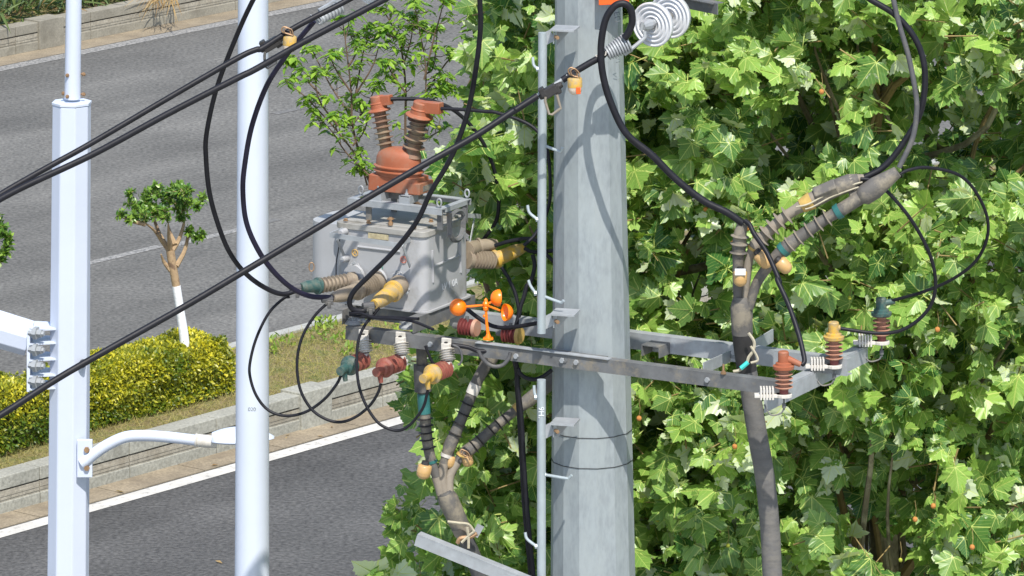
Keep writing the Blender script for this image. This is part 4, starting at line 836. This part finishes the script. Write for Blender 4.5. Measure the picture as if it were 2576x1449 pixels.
# ---- three-tailed cable terminations
def tail(root, pts3, r, shed_ts, shed_r, m, bands=(), name='tail', ms=None, sw_=.010):
    P = cr(pts3, 8); n = len(P); rr = [np.interp(i / (n - 1), *zip(*r)) for i in range(n)]
    b = MB(); b.tube(P, rr, 16); o = b.build(name, m, root, True)
    def at(t): i = min(int(t * (n - 1)), n - 2); return P[i].lerp(P[i + 1], t * (n - 1) - i), (P[i + 1] - P[i]).normalized(), np.interp(t, *zip(*r))
    for t in shed_ts:
        c, d, rad = at(t); b = MB(); b.lathe(c - d * sw_, c + d * sw_, [(0, rad * 1.0), (.35, shed_r * .8), (.5, shed_r), (.62, shed_r), (1, rad)], 22); b.build('rain_shed', ms or m, o, True, angle=50)
    for t0, t1, mm, k in bands:
        b = MB(); i0, i1 = int(t0 * (n - 1)), max(int(t1 * (n - 1)), int(t0 * (n - 1)) + 1); seg = [at(t)[0] for t in np.linspace(t0, t1, 6)]; b.tube(seg, [at(t)[2] * k + .002 for t in np.linspace(t0, t1, 6)], 16); b.build('tape', mm, o, True)
    return P
YR = 39.35
RT = thing('cable_termination', 'right-hand three-tailed cable termination rising past the arrester beam', 'cable termination', PY((1945, 1560), YR + .1))
trunk = px3([(1950, 1560), (1943, 1449), (1937, 1330), (1924, 1200), (1903, 1080), (1884, 960), (1870, 870), (1866, 800), (1866, 745)], YR + .12, YR)
tail(RT, trunk, [(0, .061), (.6, .062), (.72, .060), (.86, .062), (.93, .066), (1, .05)], (), 0, M['trunk_sleeve'], [(.80, .97, M['sleeve'], 1.04), (.66, .80, M['dark'], 1.0)], 'trunk')
tail(RT, px3([(1858, 760), (1856, 700), (1858, 640), (1862, 590), (1868, 562)], YR, YR - .02), [(0, .03), (.4, .034), (.6, .045), (1, .032)], (.52, .62, .72), .058, M['sleeve'])
tail(RT, px3([(1874, 760), (1878, 700), (1888, 640), (1918, 598), (1975, 545), (2050, 500), (2110, 470), (2175, 447)], YR, YR - .05), [(0, .026), (.3, .028), (.36, .042), (.5, .034), (.62, .032), (.7, .05), (.93, .052), (1, .022)], (.42, .46, .50, .54, .58), .062, M['sleeve_tan'], [(.65, .70, M['yellow_tape'], 1.1), (.32, .34, M['yellow_tape'], 1.1), (.72, .97, M['sleeve'], 1.02)])
tail(RT, px3([(1884, 775), (1905, 710), (1945, 655), (1990, 612), (2060, 562), (2120, 525), (2180, 487), (2258, 432)], YR - .02, YR - .10), [(0, .028), (.25, .034), (.42, .045), (.5, .038), (.64, .034), (.7, .042), (.83, .042), (.84, .064), (.9, .066), (1, .036)], (.42, .47, .52, .57, .62), .056, M['sleeve'], [(.36, .39, M['teal'], 1.1), (.67, .70, M['teal'], 1.15)], ms=M['sleeve_tan'], sw_=.006)
for a_, b_, w0_, w1_ in (((1185, 470), (1425, 370), .042, .062), ((860, 440), (1060, 355), .048, .05)):
    pa_, pb_ = FY(*a_, YR - .05), FY(*b_, YR - .07); b = MB(); b.lathe(pa_, pb_, [(0, w0_ * .9), (.05, w0_ * 1.1), (.95, w1_ * 1.1), (1, w1_)], 5); b.build('boxy_boot', M['sleeve'], RT, False, bevel=.006)
b = MB(); P = cr([FY(x, y, YR - .09) for x, y in ((690, 545), (800, 520), (960, 435), (1060, 395), (1200, 345), (1290, 320))], 4); b.tube(P, .006, 6); b.tube([p + Vector((0.02, 0, -.02)) for p in P[2:-3]], .005, 6); b.build('tie_cord', M['cloth'], RT)
b = MB(); b.tube(cr([PY(q('G', x, y), YR - .12) for x, y in ((380, 480), (430, 560), (420, 640), (380, 700), (360, 760), (300, 815), (240, 830))], 5), .010, 6); b.tube(cr([PY(q('G', x, y), YR - .13) for x, y in ((400, 600), (450, 680), (460, 730), (400, 750))], 5), .008, 6); b.build('tie_cord', M['cloth'], RT)
b = MB(); b.tube([PY(q('G', x, y), YR - .14) for x, y in ((375, 745), (310, 800))], .014, 8); b.build('teal_ferrule', mat('turquoise', (.05, .55, .50), .5), RT)
LT = thing('cable_termination', 'lower-left three-tailed cable termination below the switchgear box', 'cable termination', PY((1230, 1520), YB))
tail(LT, px3([(1250, 1560), (1215, 1470), (1190, 1400), (1165, 1340), (1140, 1285), (1118, 1235)], YB + .15, YB), [(0, .050), (.55, .052), (.75, .060), (.93, .062), (1, .045)], (), 0, M['rubber_grey'], [(.66, .98, M['sleeve'], 1.04), (.60, .66, M['sleeve_tan'], 1.06)], 'trunk')
tail(LT, px3([(1110, 1245), (1100, 1205), (1085, 1160), (1075, 1110), (1070, 1060), (1066, 1010), (1062, 940), (1060, 860)], YB, YB + .05), [(0, .026), (.25, .032), (.45, .036), (1, .034)], (.38, .44, .49, .54, .59), .052, M['sleeve'], [(.27, .29, M['teal'], 1.1), (.63, .76, M['teal'], 1.08), (.77, .90, M['rubber_grey'], 1.5), (0, .16, M['sleeve_tan'], 1.02)], ms=M['dark'], sw_=.005)
tail(LT, px3([(1120, 1245), (1112, 1195), (1125, 1140), (1150, 1080), (1175, 1020), (1200, 960), (1232, 900), (1250, 870)], YB, YB + .12), [(0, .026), (.25, .03), (.33, .042), (.5, .034), (1, .04)], (.40, .46, .52, .58), .054, M['sleeve'], [(.64, .70, M['white_plastic'], 1.05), (.26, .28, M['white_plastic'], 1.1), (.84, .97, M['sleeve'], 1.35), (0, .22, M['sleeve_tan'], 1.02)], ms=M['dark'], sw_=.005)
tail(LT, px3([(1130, 1240), (1132, 1195), (1160, 1150), (1200, 1115), (1250, 1070), (1300, 1030), (1345, 995), (1400, 950)], YB, YB + .25), [(0, .026), (.25, .028), (.34, .042), (.5, .034), (.7, .03), (.8, .044), (1, .046)], (.40, .45, .53, .58, .63), .054, M['sleeve'], [(.28, .30, M['yellow_tape'], 1.12), (.70, .73, M['yellow_tape'], 1.12), (0, .24, M['sleeve_tan'], 1.02)], ms=M['dark'], sw_=.005)
b = MB(); 
for pts in (((340, 1060), (420, 1070), (490, 1080), (530, 1130)), ((480, 1100), (490, 1180), (490, 1250)), ((530, 1130), (480, 1170), (440, 1210))): b.tube(cr([EY(x, y, YB - .06) for x, y in pts], 5), .009, 6)
b.build('tie_cord', M['cloth'], LT)
b = MB(); b.tube(cr([EY(x, y, YB - .05) for x, y in ((410, 1215), (430, 1180), (500, 1170), (550, 1145))], 4), .014, 6); b.build('rusty_clamp', M['brass'], LT)
b = MB(); b.box(EY(555, 1125, YB + .02), Vector((.02, 0, -.01)), Vector((0, .004, 0)), Vector((.02, 0, .035))); b.build('plate', M['steel_light'], LT)

# ================================================================== CABLES
def cable(pts3, r, label, m='rubber', name='cable', group=None, n=8, seg=12):
    b = MB(); b.tube(cr(pts3, n), r, seg); return tag(b.build(name, M[m], None, True), label, 'cable', group)
def cab(pts, Y0, Y1, r, label, **k): return cable(px3(pts, Y0, Y1), r, label, **k)
G1 = 'overhead line cables'; G2 = 'jumper loops at the switchgear box'; G3 = 'jumper cables at the right end'
cab([(-120, 563)] + qs('a', (50, 1438), (400, 1240), (690, 1080), (1300, 722), (1790, 440), (1932, 375)) + qs('b', (170, 362), (390, 222), (560, 130), (700, 60), (840, -14), (1000, -100), (1400, -330), (1750, -480)), 38.4, 39.5, .0185, 'upper of the two close black line cables crossing the lamp posts', group=G1)
cab([(-120, 572)] + qs('a', (100, 1449), (690, 1170), (1260, 862), (1790, 590), (1932, 520)) + qs('b', (530, 290), (1080, 0), (1300, -120), (1750, -350), (2100, -480)), 38.2, 39.0, .0205, 'lower of the two close black line cables, passing before the indicator', group=G1)
cab([(-120, 1115), (0, 1045)] + qs('e', (400, 1430), (690, 1260), (1400, 860), (1932, 545)) + [(1010, 447), (1190, 345), (1290, 280)] + qs('c', (30, 905), (280, 745), (310, 725)), 38.0, 39.35, .0205, 'lone black line cable running from bottom left up to the grey pole', group=G1)
cab(qs('c', (300, 730), (480, 615), (540, 570)), 39.35, 39.38, .013, 'short bare grey conductor between the earthing clamp and the indicator', m='steel_light')
cab(qs('c', (500, 605), (600, 540), (700, 480), (790, 430), (830, 395)), 39.38, 39.42, .0215, 'black cable stub entering the grey strain clamp at the pole')
cab(qs('H', (700, 415), (745, 350), (785, 230), (765, 95), (690, 38), (590, 70), (500, 200), (455, 400), (445, 600), (470, 830), (550, 1110), (720, 1449)) + [(1640, 390), (1700, 450), (1770, 505), (1830, 535), (1869, 562)], 39.42, YR - .04, .0225, 'thick black cable looping over the strain clamp and down to the right termination', m='rubber', group=G3)
cab(qs('F', (225, 670), (270, 710), (310, 790), (430, 970), (540, 1220)) + qs('G', (640, 0), (740, 220), (830, 480), (872, 650), (885, 735), (862, 770)) + [ ], YR - .06, stand_tips[0].y, .0155, 'thin black lead dropping from the right termination to the terracotta arrester', group=G3)
cab(qs('d', (0, -420), (400, -270), (800, -60), (900, 0), (1090, 120), (1230, 290), (1298, 480), (1300, 700), (1250, 900), (1100, 1140), (980, 1270), (850, 1340)), 39.5, YR - .05, .0195, 'outer black cable curving down to the middle tail at right', group=G3)
cab(qs('d', (860, -900), (1000, -420), (1052, -80), (1068, 0), (1110, 180), (1180, 420), (1235, 700), (1242, 850), (1210, 1050), (1110, 1265)), 39.5, YR - .10, .0165, 'inner grey-black cable crossing behind the outer one at right', m='rubber_grey', group=G3)
cab([(2250, 447), (2285, 428), (2340, 422), (2420, 445), (2470, 510), (2486, 580), (2460, 650), (2400, 700), (2320, 735), (2240, 757)] , YR - .10, stand_tips[2].y, .0105, 'wide thin black loop from right termination to the green-capped arrester', group=G3)
cab([(2165, 450), (2195, 455), (2235, 485), (2290, 550), (2335, 630), (2353, 700), (2345, 760), (2310, 805), (2260, 833), (2200, 838), (2112, 826)], YR - .09, stand_tips[1].y, .0115, 'thin black loop from right termination to the yellow-capped standing arrester', group=G3)
cab([(700, -110), (665, -45)] + qs('a', (1910, 0), (1790, 260), (1640, 650), (1560, 1000), (1555, 1200), (1580, 1449)) + [(547, 560), (575, 630), (612, 682), (660, 720), (712, 740)] + [q('A', -62, 985)], 39.0, tipA.y, .0155, 'leftmost black jumper arc down to the green boot', group=G2)
cab(qs('b', (560, 160), (450, 290), (340, 430), (200, 650), (90, 950), (35, 1250), (22, 1449)) + [(620, 560), (650, 630), (690, 685), (735, 725), (780, 745), (825, 748), q('A', 268, 1085)], 39.25, tipB.y, .0165, 'second black jumper arc, crossing the round white pole to the tan boot', m='rubber_blue', group=G2)
cab([(1150, -420), (1195, -220), (1208, -60)] + qs('b', (1810, 0), (1815, 200), (1790, 450), (1730, 800), (1640, 1080), (1560, 1250), (1440, 1449)) + qs('A', (1130, 300), (900, 600), (650, 850), (490, 1010), (440, 1120), (465, 1195), (560, 1220), (640, 1190), (695, 1155)), 39.2, tipC.y, .0165, 'third black jumper arc coming down before the box to the yellow boot', group=G2)
yt = hang_tips
cab(qs('C', (450, 30), (390, 50), (260, 180), (150, 400), (92, 620), (92, 760), (150, 930), (260, 1060), (420, 1110), (600, 1072), (760, 962), (870, 830), (915, 745)), tipA.y, yt[0].y, .0095, 'left thin loop from the green boot to the green-capped arrester', group='arrester leads below the box')
cab(qs('C', (850, 50), (790, 92), (680, 200), (570, 380), (518, 600), (540, 850), (640, 1040), (780, 1140), (920, 1165), (1060, 1112), (1180, 1010), (1250, 900), (1275, 820)), tipB.y, yt[1].y, .0095, 'middle thin loop from the tan boot to the red-capped arrester', group='arrester leads below the box')
cab(qs('C', (1260, 130), (1230, 170), (1130, 290), (1070, 440), (1058, 650), (1080, 850), (1150, 1030), (1250, 1170), (1360, 1232), (1460, 1238), (1560, 1170), (1660, 1030), (1700, 880)), tipC.y, yt[2].y, .0095, 'right thin loop from the yellow boot to the yellow-capped arrester', group='arrester leads below the box')
for t_, lab in ((tipA, 'black wire connector on the green boot tip'), (tipB, 'black wire connector on the tan boot tip'), (tipC, 'dark wire connector on the yellow boot tip')):
    b = MB(); b.box(t_ + Vector((-.02, -.01, -.022)), Vector((.026, 0, 0)), Vector((0, .022, 0)), ZZ * .016); b.box(t_ + Vector((-.02, -.03, -.04)), Vector((.012, 0, 0)), Vector((0, .012, 0)), ZZ * .02); b.tube([t_ + Vector((.0, 0, -.002)), t_ + Vector((-.07, -.02, -.006))], .023, 12)
    tag(b.build('wire_connector', M['rubber_grey'], bevel=.004), lab, 'connector', 'connectors on the boots')
h1, h2 = BV(568, 150), BV(1115, 245)
cab(qs('B', (560, 150), (700, 146), (850, 150), (1000, 165), (1200, 240), (1350, 350), (1480, 490), (1600, 680), (1690, 920), (1735, 1150)) + [(1255, 480), (1250, 550), (1215, 605)], h1.y, tipRG.y + .0, .0125, 'black lead from the left horn curving down behind the box', group='transformer leads')
cab(qs('B', (1110, 252), (1370, 265), (1600, 285)) + [(1248, 283), (1310, 303), (1350, 328), (1375, 370), (1384, 450), (1380, 520), (1350, 585), (1318, 618)], h2.y, 40.15, .0115, 'black lead from the right horn passing behind the pole rail', group='transformer leads')
cab([(1245, 618), (1285, 606), (1330, 600), (1358, 612), (1375, 640), (1395, 660)], 40.75, 40.6, .0125, 'short black lead from rear boots towards the pole')
cab([(1320, 625), (1345, 634), (1400, 630)], 40.75, 40.6, .0125, 'short straight black lead from the rear yellow boot to the pole')
cab([(1262, 672), (1280, 700)] + qs('D', (940, 0), (1020, 170), (1060, 340), (1070, 440)) + [(1300, 820)], 40.7, 40.6, .012, 'left black lead of the V behind the wind cups')
cab([(1340, 640), (1345, 670), (1335, 710)] + qs('D', (1180, 80), (1140, 230), (1095, 360), (1080, 440)) + [(1298, 820)], 40.7, 40.6, .014, 'right black lead of the V behind the wind cups')
cab(qs('D', (250, 330), (370, 400), (500, 500), (640, 590), (750, 635), (900, 650), (1100, 625), (1300, 590), (1420, 570)), 40.25, 39.9, .013, 'black cable sagging before the rear crossarm')
cab(qs('D', (150, 880), (380, 915), (520, 965), (700, 960), (900, 940), (980, 985), (1030, 1110), (1055, 1250), (1060, 1449)) + [(1312, 1050), (1318, 1160), (1328, 1300), (1342, 1449), (1350, 1560)], 39.95, 39.95, .014, 'long black cable hanging beside the climbing rail to the bottom edge', group='cables hanging below the crossarm')
cab(qs('D', (420, 900), (600, 985), (900, 965), (975, 1010), (1010, 1120), (1035, 1260), (1040, 1449)) + [(1305, 1050), (1311, 1160), (1320, 1300), (1334, 1449), (1340, 1560)], 40.02, 40.02, .012, 'second black cable hanging just left of the long one', group='cables hanging below the crossarm')
cab(qs('D', (520, 960), (560, 1040), (640, 1130), (740, 1175), (850, 1155), (930, 1070), (960, 980)), 39.85, 39.85, .0125, 'small grey U-shaped cable loop under the front crossarm', m='rubber_grey', group='cables hanging below the crossarm')
cab(qs('D', (1060, 1200), (1090, 1270), (1170, 1330), (1290, 1350), (1400, 1310), (1520, 1220)), 39.9, 39.9, .013, 'black cable curving from the hanging bundle to the pole', group='cables hanging below the crossarm')
cab([(1070, 870), (1082, 900), (1092, 918), (1105, 930)], 39.95, 39.95, .009, 'short black wire end behind the grey tail under the crossarm')
cab(qs('A', (440, 1240), (560, 1245), (700, 1290), (900, 1300), (1100, 1330), (1300, 1410)), 40.05, 39.75, .009, 'thin black control wire trailing along the crossarm under the box')
cab(qs('A', (440, 1260), (600, 1280), (900, 1285), (1150, 1300)), 40.1, 39.9, .009, 'thin black control wire under the box base, upper one')
cab(qs('D', (170, 880), (260, 930), (300, 1060), (270, 1140), (240, 1150)), 39.7, 39.7, .007, 'thin earth wire behind the yellow-capped hanging arrester', m='rubber_grey')
# small bolted clamps on top of the front arm
for x, y, lab in ((1040, 1375, 'steel saddle clamp with bolt on the front crossarm below the box'), (480, 1330, 'steel saddle clamp at the left end of the front crossarm')):
    p = PZ(q('A', x, y), ZA + .012); b = MB(); b.lathe(p - ZZ * .011, p + ZZ * .012, [(0, .06), (.5, .06), (1, .04)], 14); b.lathe(p + ZZ * .012, p + ZZ * .035, [(0, .018), (.6, .018), (.61, .008), (1, .008)], 6); b.tube(cr([p + UU * .02 * k + VV * (.03 if k % 2 else -.01) + ZZ * .012 for k in range(-2, 6)], 3), .012, 8)
    tag(b.build('saddle_clamp', M['steel_light'], None, True, angle=30), lab, 'clamp', 'saddle clamps on the front crossarm')
# maroon insulators visible between the arms
for (x, y, lab, m_) in ((370, 640, 'dark ribbed insulator between the crossarms under the box', 'maroon'), (960, 740, 'dark ribbed insulator with yellow rim between the crossarms', 'maroon')):
    c = PV(q('D', x, y), .16); root = thing('support_insulator', lab, 'insulator', c, 'ribbed insulators between the crossarms')
    b = MB(); b.lathe(c - UU * .055, c + UU * .06, sheds(5, 0, 1, .036, .054), 22); b.build('ribbed_body', M['maroon'], root, True, angle=30)
    b = MB(); b.lathe(c + UU * .055, c + UU * .075, [(0, .058), (1, .05)], 22); b.build('rim', M['yellow_tape'] if x > 600 else M['salmon'], root, True)
    b = MB(); b.tube([c - UU * .05, c - UU * .10], .02, 10); b.tube([c, c - VV * .0 + ZZ * .07], .012, 8); b.build('stud', M['steel'], root)

# ================================================================== PLANE TREES
def edge_x(sy):
    return np.interp(sy, [-200, 0, 80, 250, 330, 400, 470, 560, 800, 900, 980, 1060, 1200, 1260, 1330, 1400, 1460, 1700], [1235, 1225, 1200, 1165, 1150, 1100, 1110, 1140, 1120, 1030, 995, 1040, 1050, 980, 965, 1000, 940, 900])
LEFT_SHIFT = 46
seedmesh = {}
def plane_tree(label, base, top, crown_fn, n_leaf, nb, x_rng, y_rng, z_rng, dark=0., seeds=10, seed=1, group='plane trees behind the pole'):
    global rng; r_ = np.random.default_rng(seed)
    root = thing('plane_tree', label, 'tree', base, group)
    b = MB(); tp = cr([base, base.lerp(top, .3) + Vector((.08, .05, 0)), base.lerp(top, .65) + Vector((-.1, 0, 0)), top], 6); b.tube(tp, np.linspace(.17, .04, len(tp)), 12); tr = b.build('trunk', M['bark'], root, True)
    # candidate twig sites
    S = []; tries = 0
    while len(S) < n_leaf // 5 and tries < 400000:
        tries += 1; p = Vector((r_.uniform(*x_rng), r_.uniform(*y_rng), r_.uniform(*z_rng)))
        if crown_fn(p, r_): S.append(p)
    S = S[:n_leaf // 5]
    # branches to some of the sites
    idx = r_.choice(len(S), min(nb, len(S)), replace=False); br = []
    for i in idx:
        e = S[i] + Vector((0, .1, 0)); f = np.clip((e.z - base.z) / (top.z - base.z) - r_.uniform(.08, .22), .3, .97); s_ = tp[int(f * (len(tp) - 1))]
        m1 = s_.lerp(e, .4) + Vector(r_.normal(0, .12, 3)) + ZZ * -.05; m2 = s_.lerp(e, .75) + Vector(r_.normal(0, .1, 3)); P = cr([s_, m1, m2, e], 4)
        k = r_.uniform(.010, .026); mb_ = MB(); mb_.tube(P, np.linspace(k * 1.6, .004, len(P)), 6); br.append(mb_)
    for k in range(0, min(len(br), 90)): br[k].build('limb', M['bark'] if k % 3 else M['twig'], root, True)
    pos = []; tips = []; nor = []; tone = []; siz = []; tw = MB()
    wind = np.array([-.35, -.25, -.25])
    for p in S:
        dr_ = r_.normal(0, 1, 3) * [1, .8, .7] + [-.1, -.6, .1]; dr_ /= np.linalg.norm(dr_); ln = r_.uniform(.15, .34); base_t = r_.normal(.5, .28)
        q0 = np.array(p) - dr_ * ln * .3
        if r_.random() < .55: tw.tube([Vector(q0 - dr_ * ln * .6), Vector(q0 + dr_ * ln * .7)], [.0055, .003], 4)
        m = r_.integers(4, 9)
        for j in range(m):
            o = q0 + dr_ * ln * (j / m) + r_.normal(0, .045, 3)
            t_ = r_.normal(0, 1, 3) * [1., .55, .7] + wind * 1.1 + dr_ * .6; n_ = (np.array([.0, -.75, .75]) + r_.normal(0, .62, 3)) * (-1 if r_.random() < .05 else 1)
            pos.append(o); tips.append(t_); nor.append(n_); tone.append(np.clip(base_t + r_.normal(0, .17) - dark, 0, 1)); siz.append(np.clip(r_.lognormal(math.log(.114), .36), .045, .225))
    n = len(pos); leaves('crown', np.array(pos), np.array(tips), np.array(nor), np.array(siz), np.array(tone), LP, M['plane_leaf'], root, curl=np.array(r_.normal(1.5, 1.25, n)))
    tag(tw.build('twigs', M['twig'], root), kind='stuff')
    fr = sorted(S, key=lambda c: c.y)[:max(20, len(S) // 5)]
    for k in range(seeds):
        p = fr[r_.integers(0, len(fr))] + Vector(r_.normal(0, .1, 3)); p.y -= .18; b = MB(); old = r_.random() < .5; R = .018 if old else .014
        b.lathe(p - ZZ * R, p + ZZ * R, [(.0, .001), (.07, R * .5), (.2, R * .8), (.5, R), (.8, R * .8), (.93, R * .5), (1, .001)], 10); b.build('seed_ball', M['seed_old'] if old else M['seed'], root, True)
        b = MB(); b.tube([p + ZZ * R, p + ZZ * (R + .04) + Vector((.008, 0, 0)), p + ZZ * (R + .10) + Vector((0, .02, 0))], .0018, 4); b.build('seed_stalk', M['twig'], root)
def sxy(p): return 1288 + p.x * F / p.y, YH + (HC - p.z) * F / p.y
def clump(p, k, sc=.95): return noise.noise(Vector((p.x * sc + k, p.y * sc, p.z * sc))) + .45 * noise.noise(Vector((p.x * sc * 2.7, p.y * sc * 2.7 + k, p.z * sc * 2.7)))
def crownA(p, r_):
    sx, sy = sxy(p)
    if sx < edge_x(sy) + (44 if 1050 < sy < 1260 else 28) + (p.y - 41) * 8: return False
    if p.x > 1.75 + .35 * math.sin(p.z * 2.1): return False
    if 1035 < sx < 1135 and 1215 < sy < 1300 or 1060 < sx < 1180 and 1350 < sy < 1430: return False
    if sx < 1360 and 520 < sy < 770 and p.y < 41.6: return False
    if sx < 1100 and sy > 850: return r_.random() < .9
    if sx < 1190 and sy < 420 and r_.random() < .45: return False
    return clump(p, 0) > (-.40 if p.x < .5 else -.23)
def crownB(p, r_):
    if p.x < 1.15 + .35 * math.sin(p.z * 2.1): return False
    sx, sy = sxy(p); th = -.19
    if sx > 2050 and 980 < sy < 1380: th = -.06
    if sx > 2380: th = -.08
    return clump(p, 5.2) > th
def crownC(p, r_): return clump(p, 9.1) > -.15
plane_tree('plane tree with broad leaves directly behind the grey pole and left of it', Vector((1.45, 42.6, 0)), Vector((1.0, 42.2, 9.6)), crownA, 7800, 40, (-1.2, 2.2), (40.95, 43.0), (4.3, 9.5), 0., 22, 3)
plane_tree('bright plane tree filling the right side behind the arrester beam', Vector((2.42, 42.3, 0)), Vector((2.6, 42.3, 9.8)), crownB, 9200, 40, (1.0, 4.4), (40.75, 42.9), (4.3, 9.5), .02, 40, 4)
plane_tree('shaded plane tree further back at the right edge', Vector((3.9, 45.0, 0)), Vector((3.7, 44.8, 9.6)), crownC, 7000, 25, (1.4, 5.8), (43.4, 45.4), (3.6, 9.4), .18, 8, 5, )  # dark argument lowers the leaf tone, putting this tree's shade into its colour

# ================================================================== YOUNG TREES behind the transformer
def sapling(label, stems, base, Y, seed, dens=1.0):
    r_ = np.random.default_rng(seed); root = thing('young_tree', label, 'tree', base, 'slender young trees behind the box')
    pos = []; tips = []; nor = []; mbT = MB()
    first = True
    for st, dy in stems:
        P = cr(px3(qs('b', *st), Y + dy, Y + dy * 1.6), 6); n = len(P)
        b = MB(); b.tube(P, np.linspace(  .012 if first else .0075, .003, n), 6); b.build('stem', M['twig_dark'], root, True); first = False
        for i in range(1, n):
            k = r_.poisson(.95 * dens * (1.0 if i > n * .2 else .4)) + (2 if i == n - 1 else 0)
            for j in range(k):
                out = Vector(r_.normal(0, 1, 3)); out.z = abs(out.z) * .6 + .15; out.normalize(); ln = r_.uniform(.04, .15) * (.3 if i == n - 1 else 1); e = P[i] + out * ln
                mbT.tube([P[i], P[i].lerp(e, .5) + ZZ * -.01, e], [.003, .0026, .002], 4)
                for a in range(r_.integers(4, 8)):
                    an = r_.uniform(0, 2 * math.pi); t_ = np.array([math.cos(an), math.sin(an), r_.uniform(-.55, .15)]); pos.append(np.array(e) + r_.normal(0, .012, 3)); tips.append(t_); nor.append(np.array([0, -.15, 1]) + r_.normal(0, .25, 3))
    tr = cr([base, base + Vector((.0, 0, 3)), base + Vector((-.05, 0, 6.3)), PY(q('b', *stems[0][0][0]), Y)], 6); b = MB(); b.tube(tr, np.linspace(.035, .016, len(tr)), 8); b.build('trunk', M['twig_dark'], root, True)
    tag(mbT.build('twigs', M['twig_dark'], root), kind='stuff')
    n = len(pos); leaves('crown', np.array(pos), np.array(tips), np.array(nor), r_.uniform(.05, .088, n), np.clip(r_.normal(.55, .3, n), 0, 1), LL, M['sap_leaf'], root)
Ys = 43.3
sapling('young tree with thin stems left of and behind the transformer horns', [
    (((1060, 1560), (930, 1250), (850, 950), (840, 700), (800, 350), (770, 130)), .0), (((900, 1200), (700, 950), (480, 720), (370, 640)), -.1), (((850, 900), (680, 640), (540, 370)), .15),
    (((740, 950), (600, 760), (560, 560)), -.2), (((860, 780), (930, 400), (1000, 200)), .2), (((880, 700), (1000, 500), (1050, 340)), -.1), (((650, 760), (460, 560), (370, 450)), .1),
    (((1000, 1350), (800, 1150), (700, 1000), (560, 850)), -.1), (((840, 950), (960, 800), (1030, 620)), .1), (((850, 1100), (930, 1000), (980, 850)), -.1), (((960, 1400), (930, 1300), (900, 1300)), 0), (((840, 700), (720, 520), (680, 420)), -.1), (((820, 500), (880, 380), (830, 260)), .1)],
    Vector((-.1, 43.9, 0)), Ys, 21, .85)
sapling('young tree with red-tinged twigs right of and above the transformer horns', [
    (((1290, 1500), (1250, 1050), (1250, 700), (1230, 450), (1190, 280), (1100, 110), (1040, 60)), .1), (((1330, 1050), (1390, 800), (1400, 500), (1340, 150), (1310, 30)), .0), (((1390, 600), (1460, 300), (1520, 80), (1530, -30)), -.1),
    (((1400, 700), (1560, 470), (1640, 410)), .1), (((1250, 700), (1150, 560), (1110, 470)), -.1), (((1390, 800), (1500, 720), (1590, 670)), .0), (((1230, 500), (1290, 300), (1310, 120)), .1), (((1250, 1050), (1370, 900), (1480, 840)), -.1), (((1250, 1150), (1400, 1050), (1560, 960)), .1), (((1180, 290), (1130, 270), (1090, 260)), 0), (((1400, 560), (1460, 500), (1490, 230)), .15)],
    Vector((0.0, 43.7, 0)), Ys + .1, 22, .75)
sapling('wispy young twig tree beside the plane tree at the top edge', [
    (((1800, 700), (1790, 400), (1790, 100), (1780, -60)), .0), (((1790, 350), (1760, 240), (1740, 60)), .1), (((1790, 500), (1690, 700), (1660, 720)), 0)], Vector((.35, 43.9, 0)), Ys + .3, 23, .8)
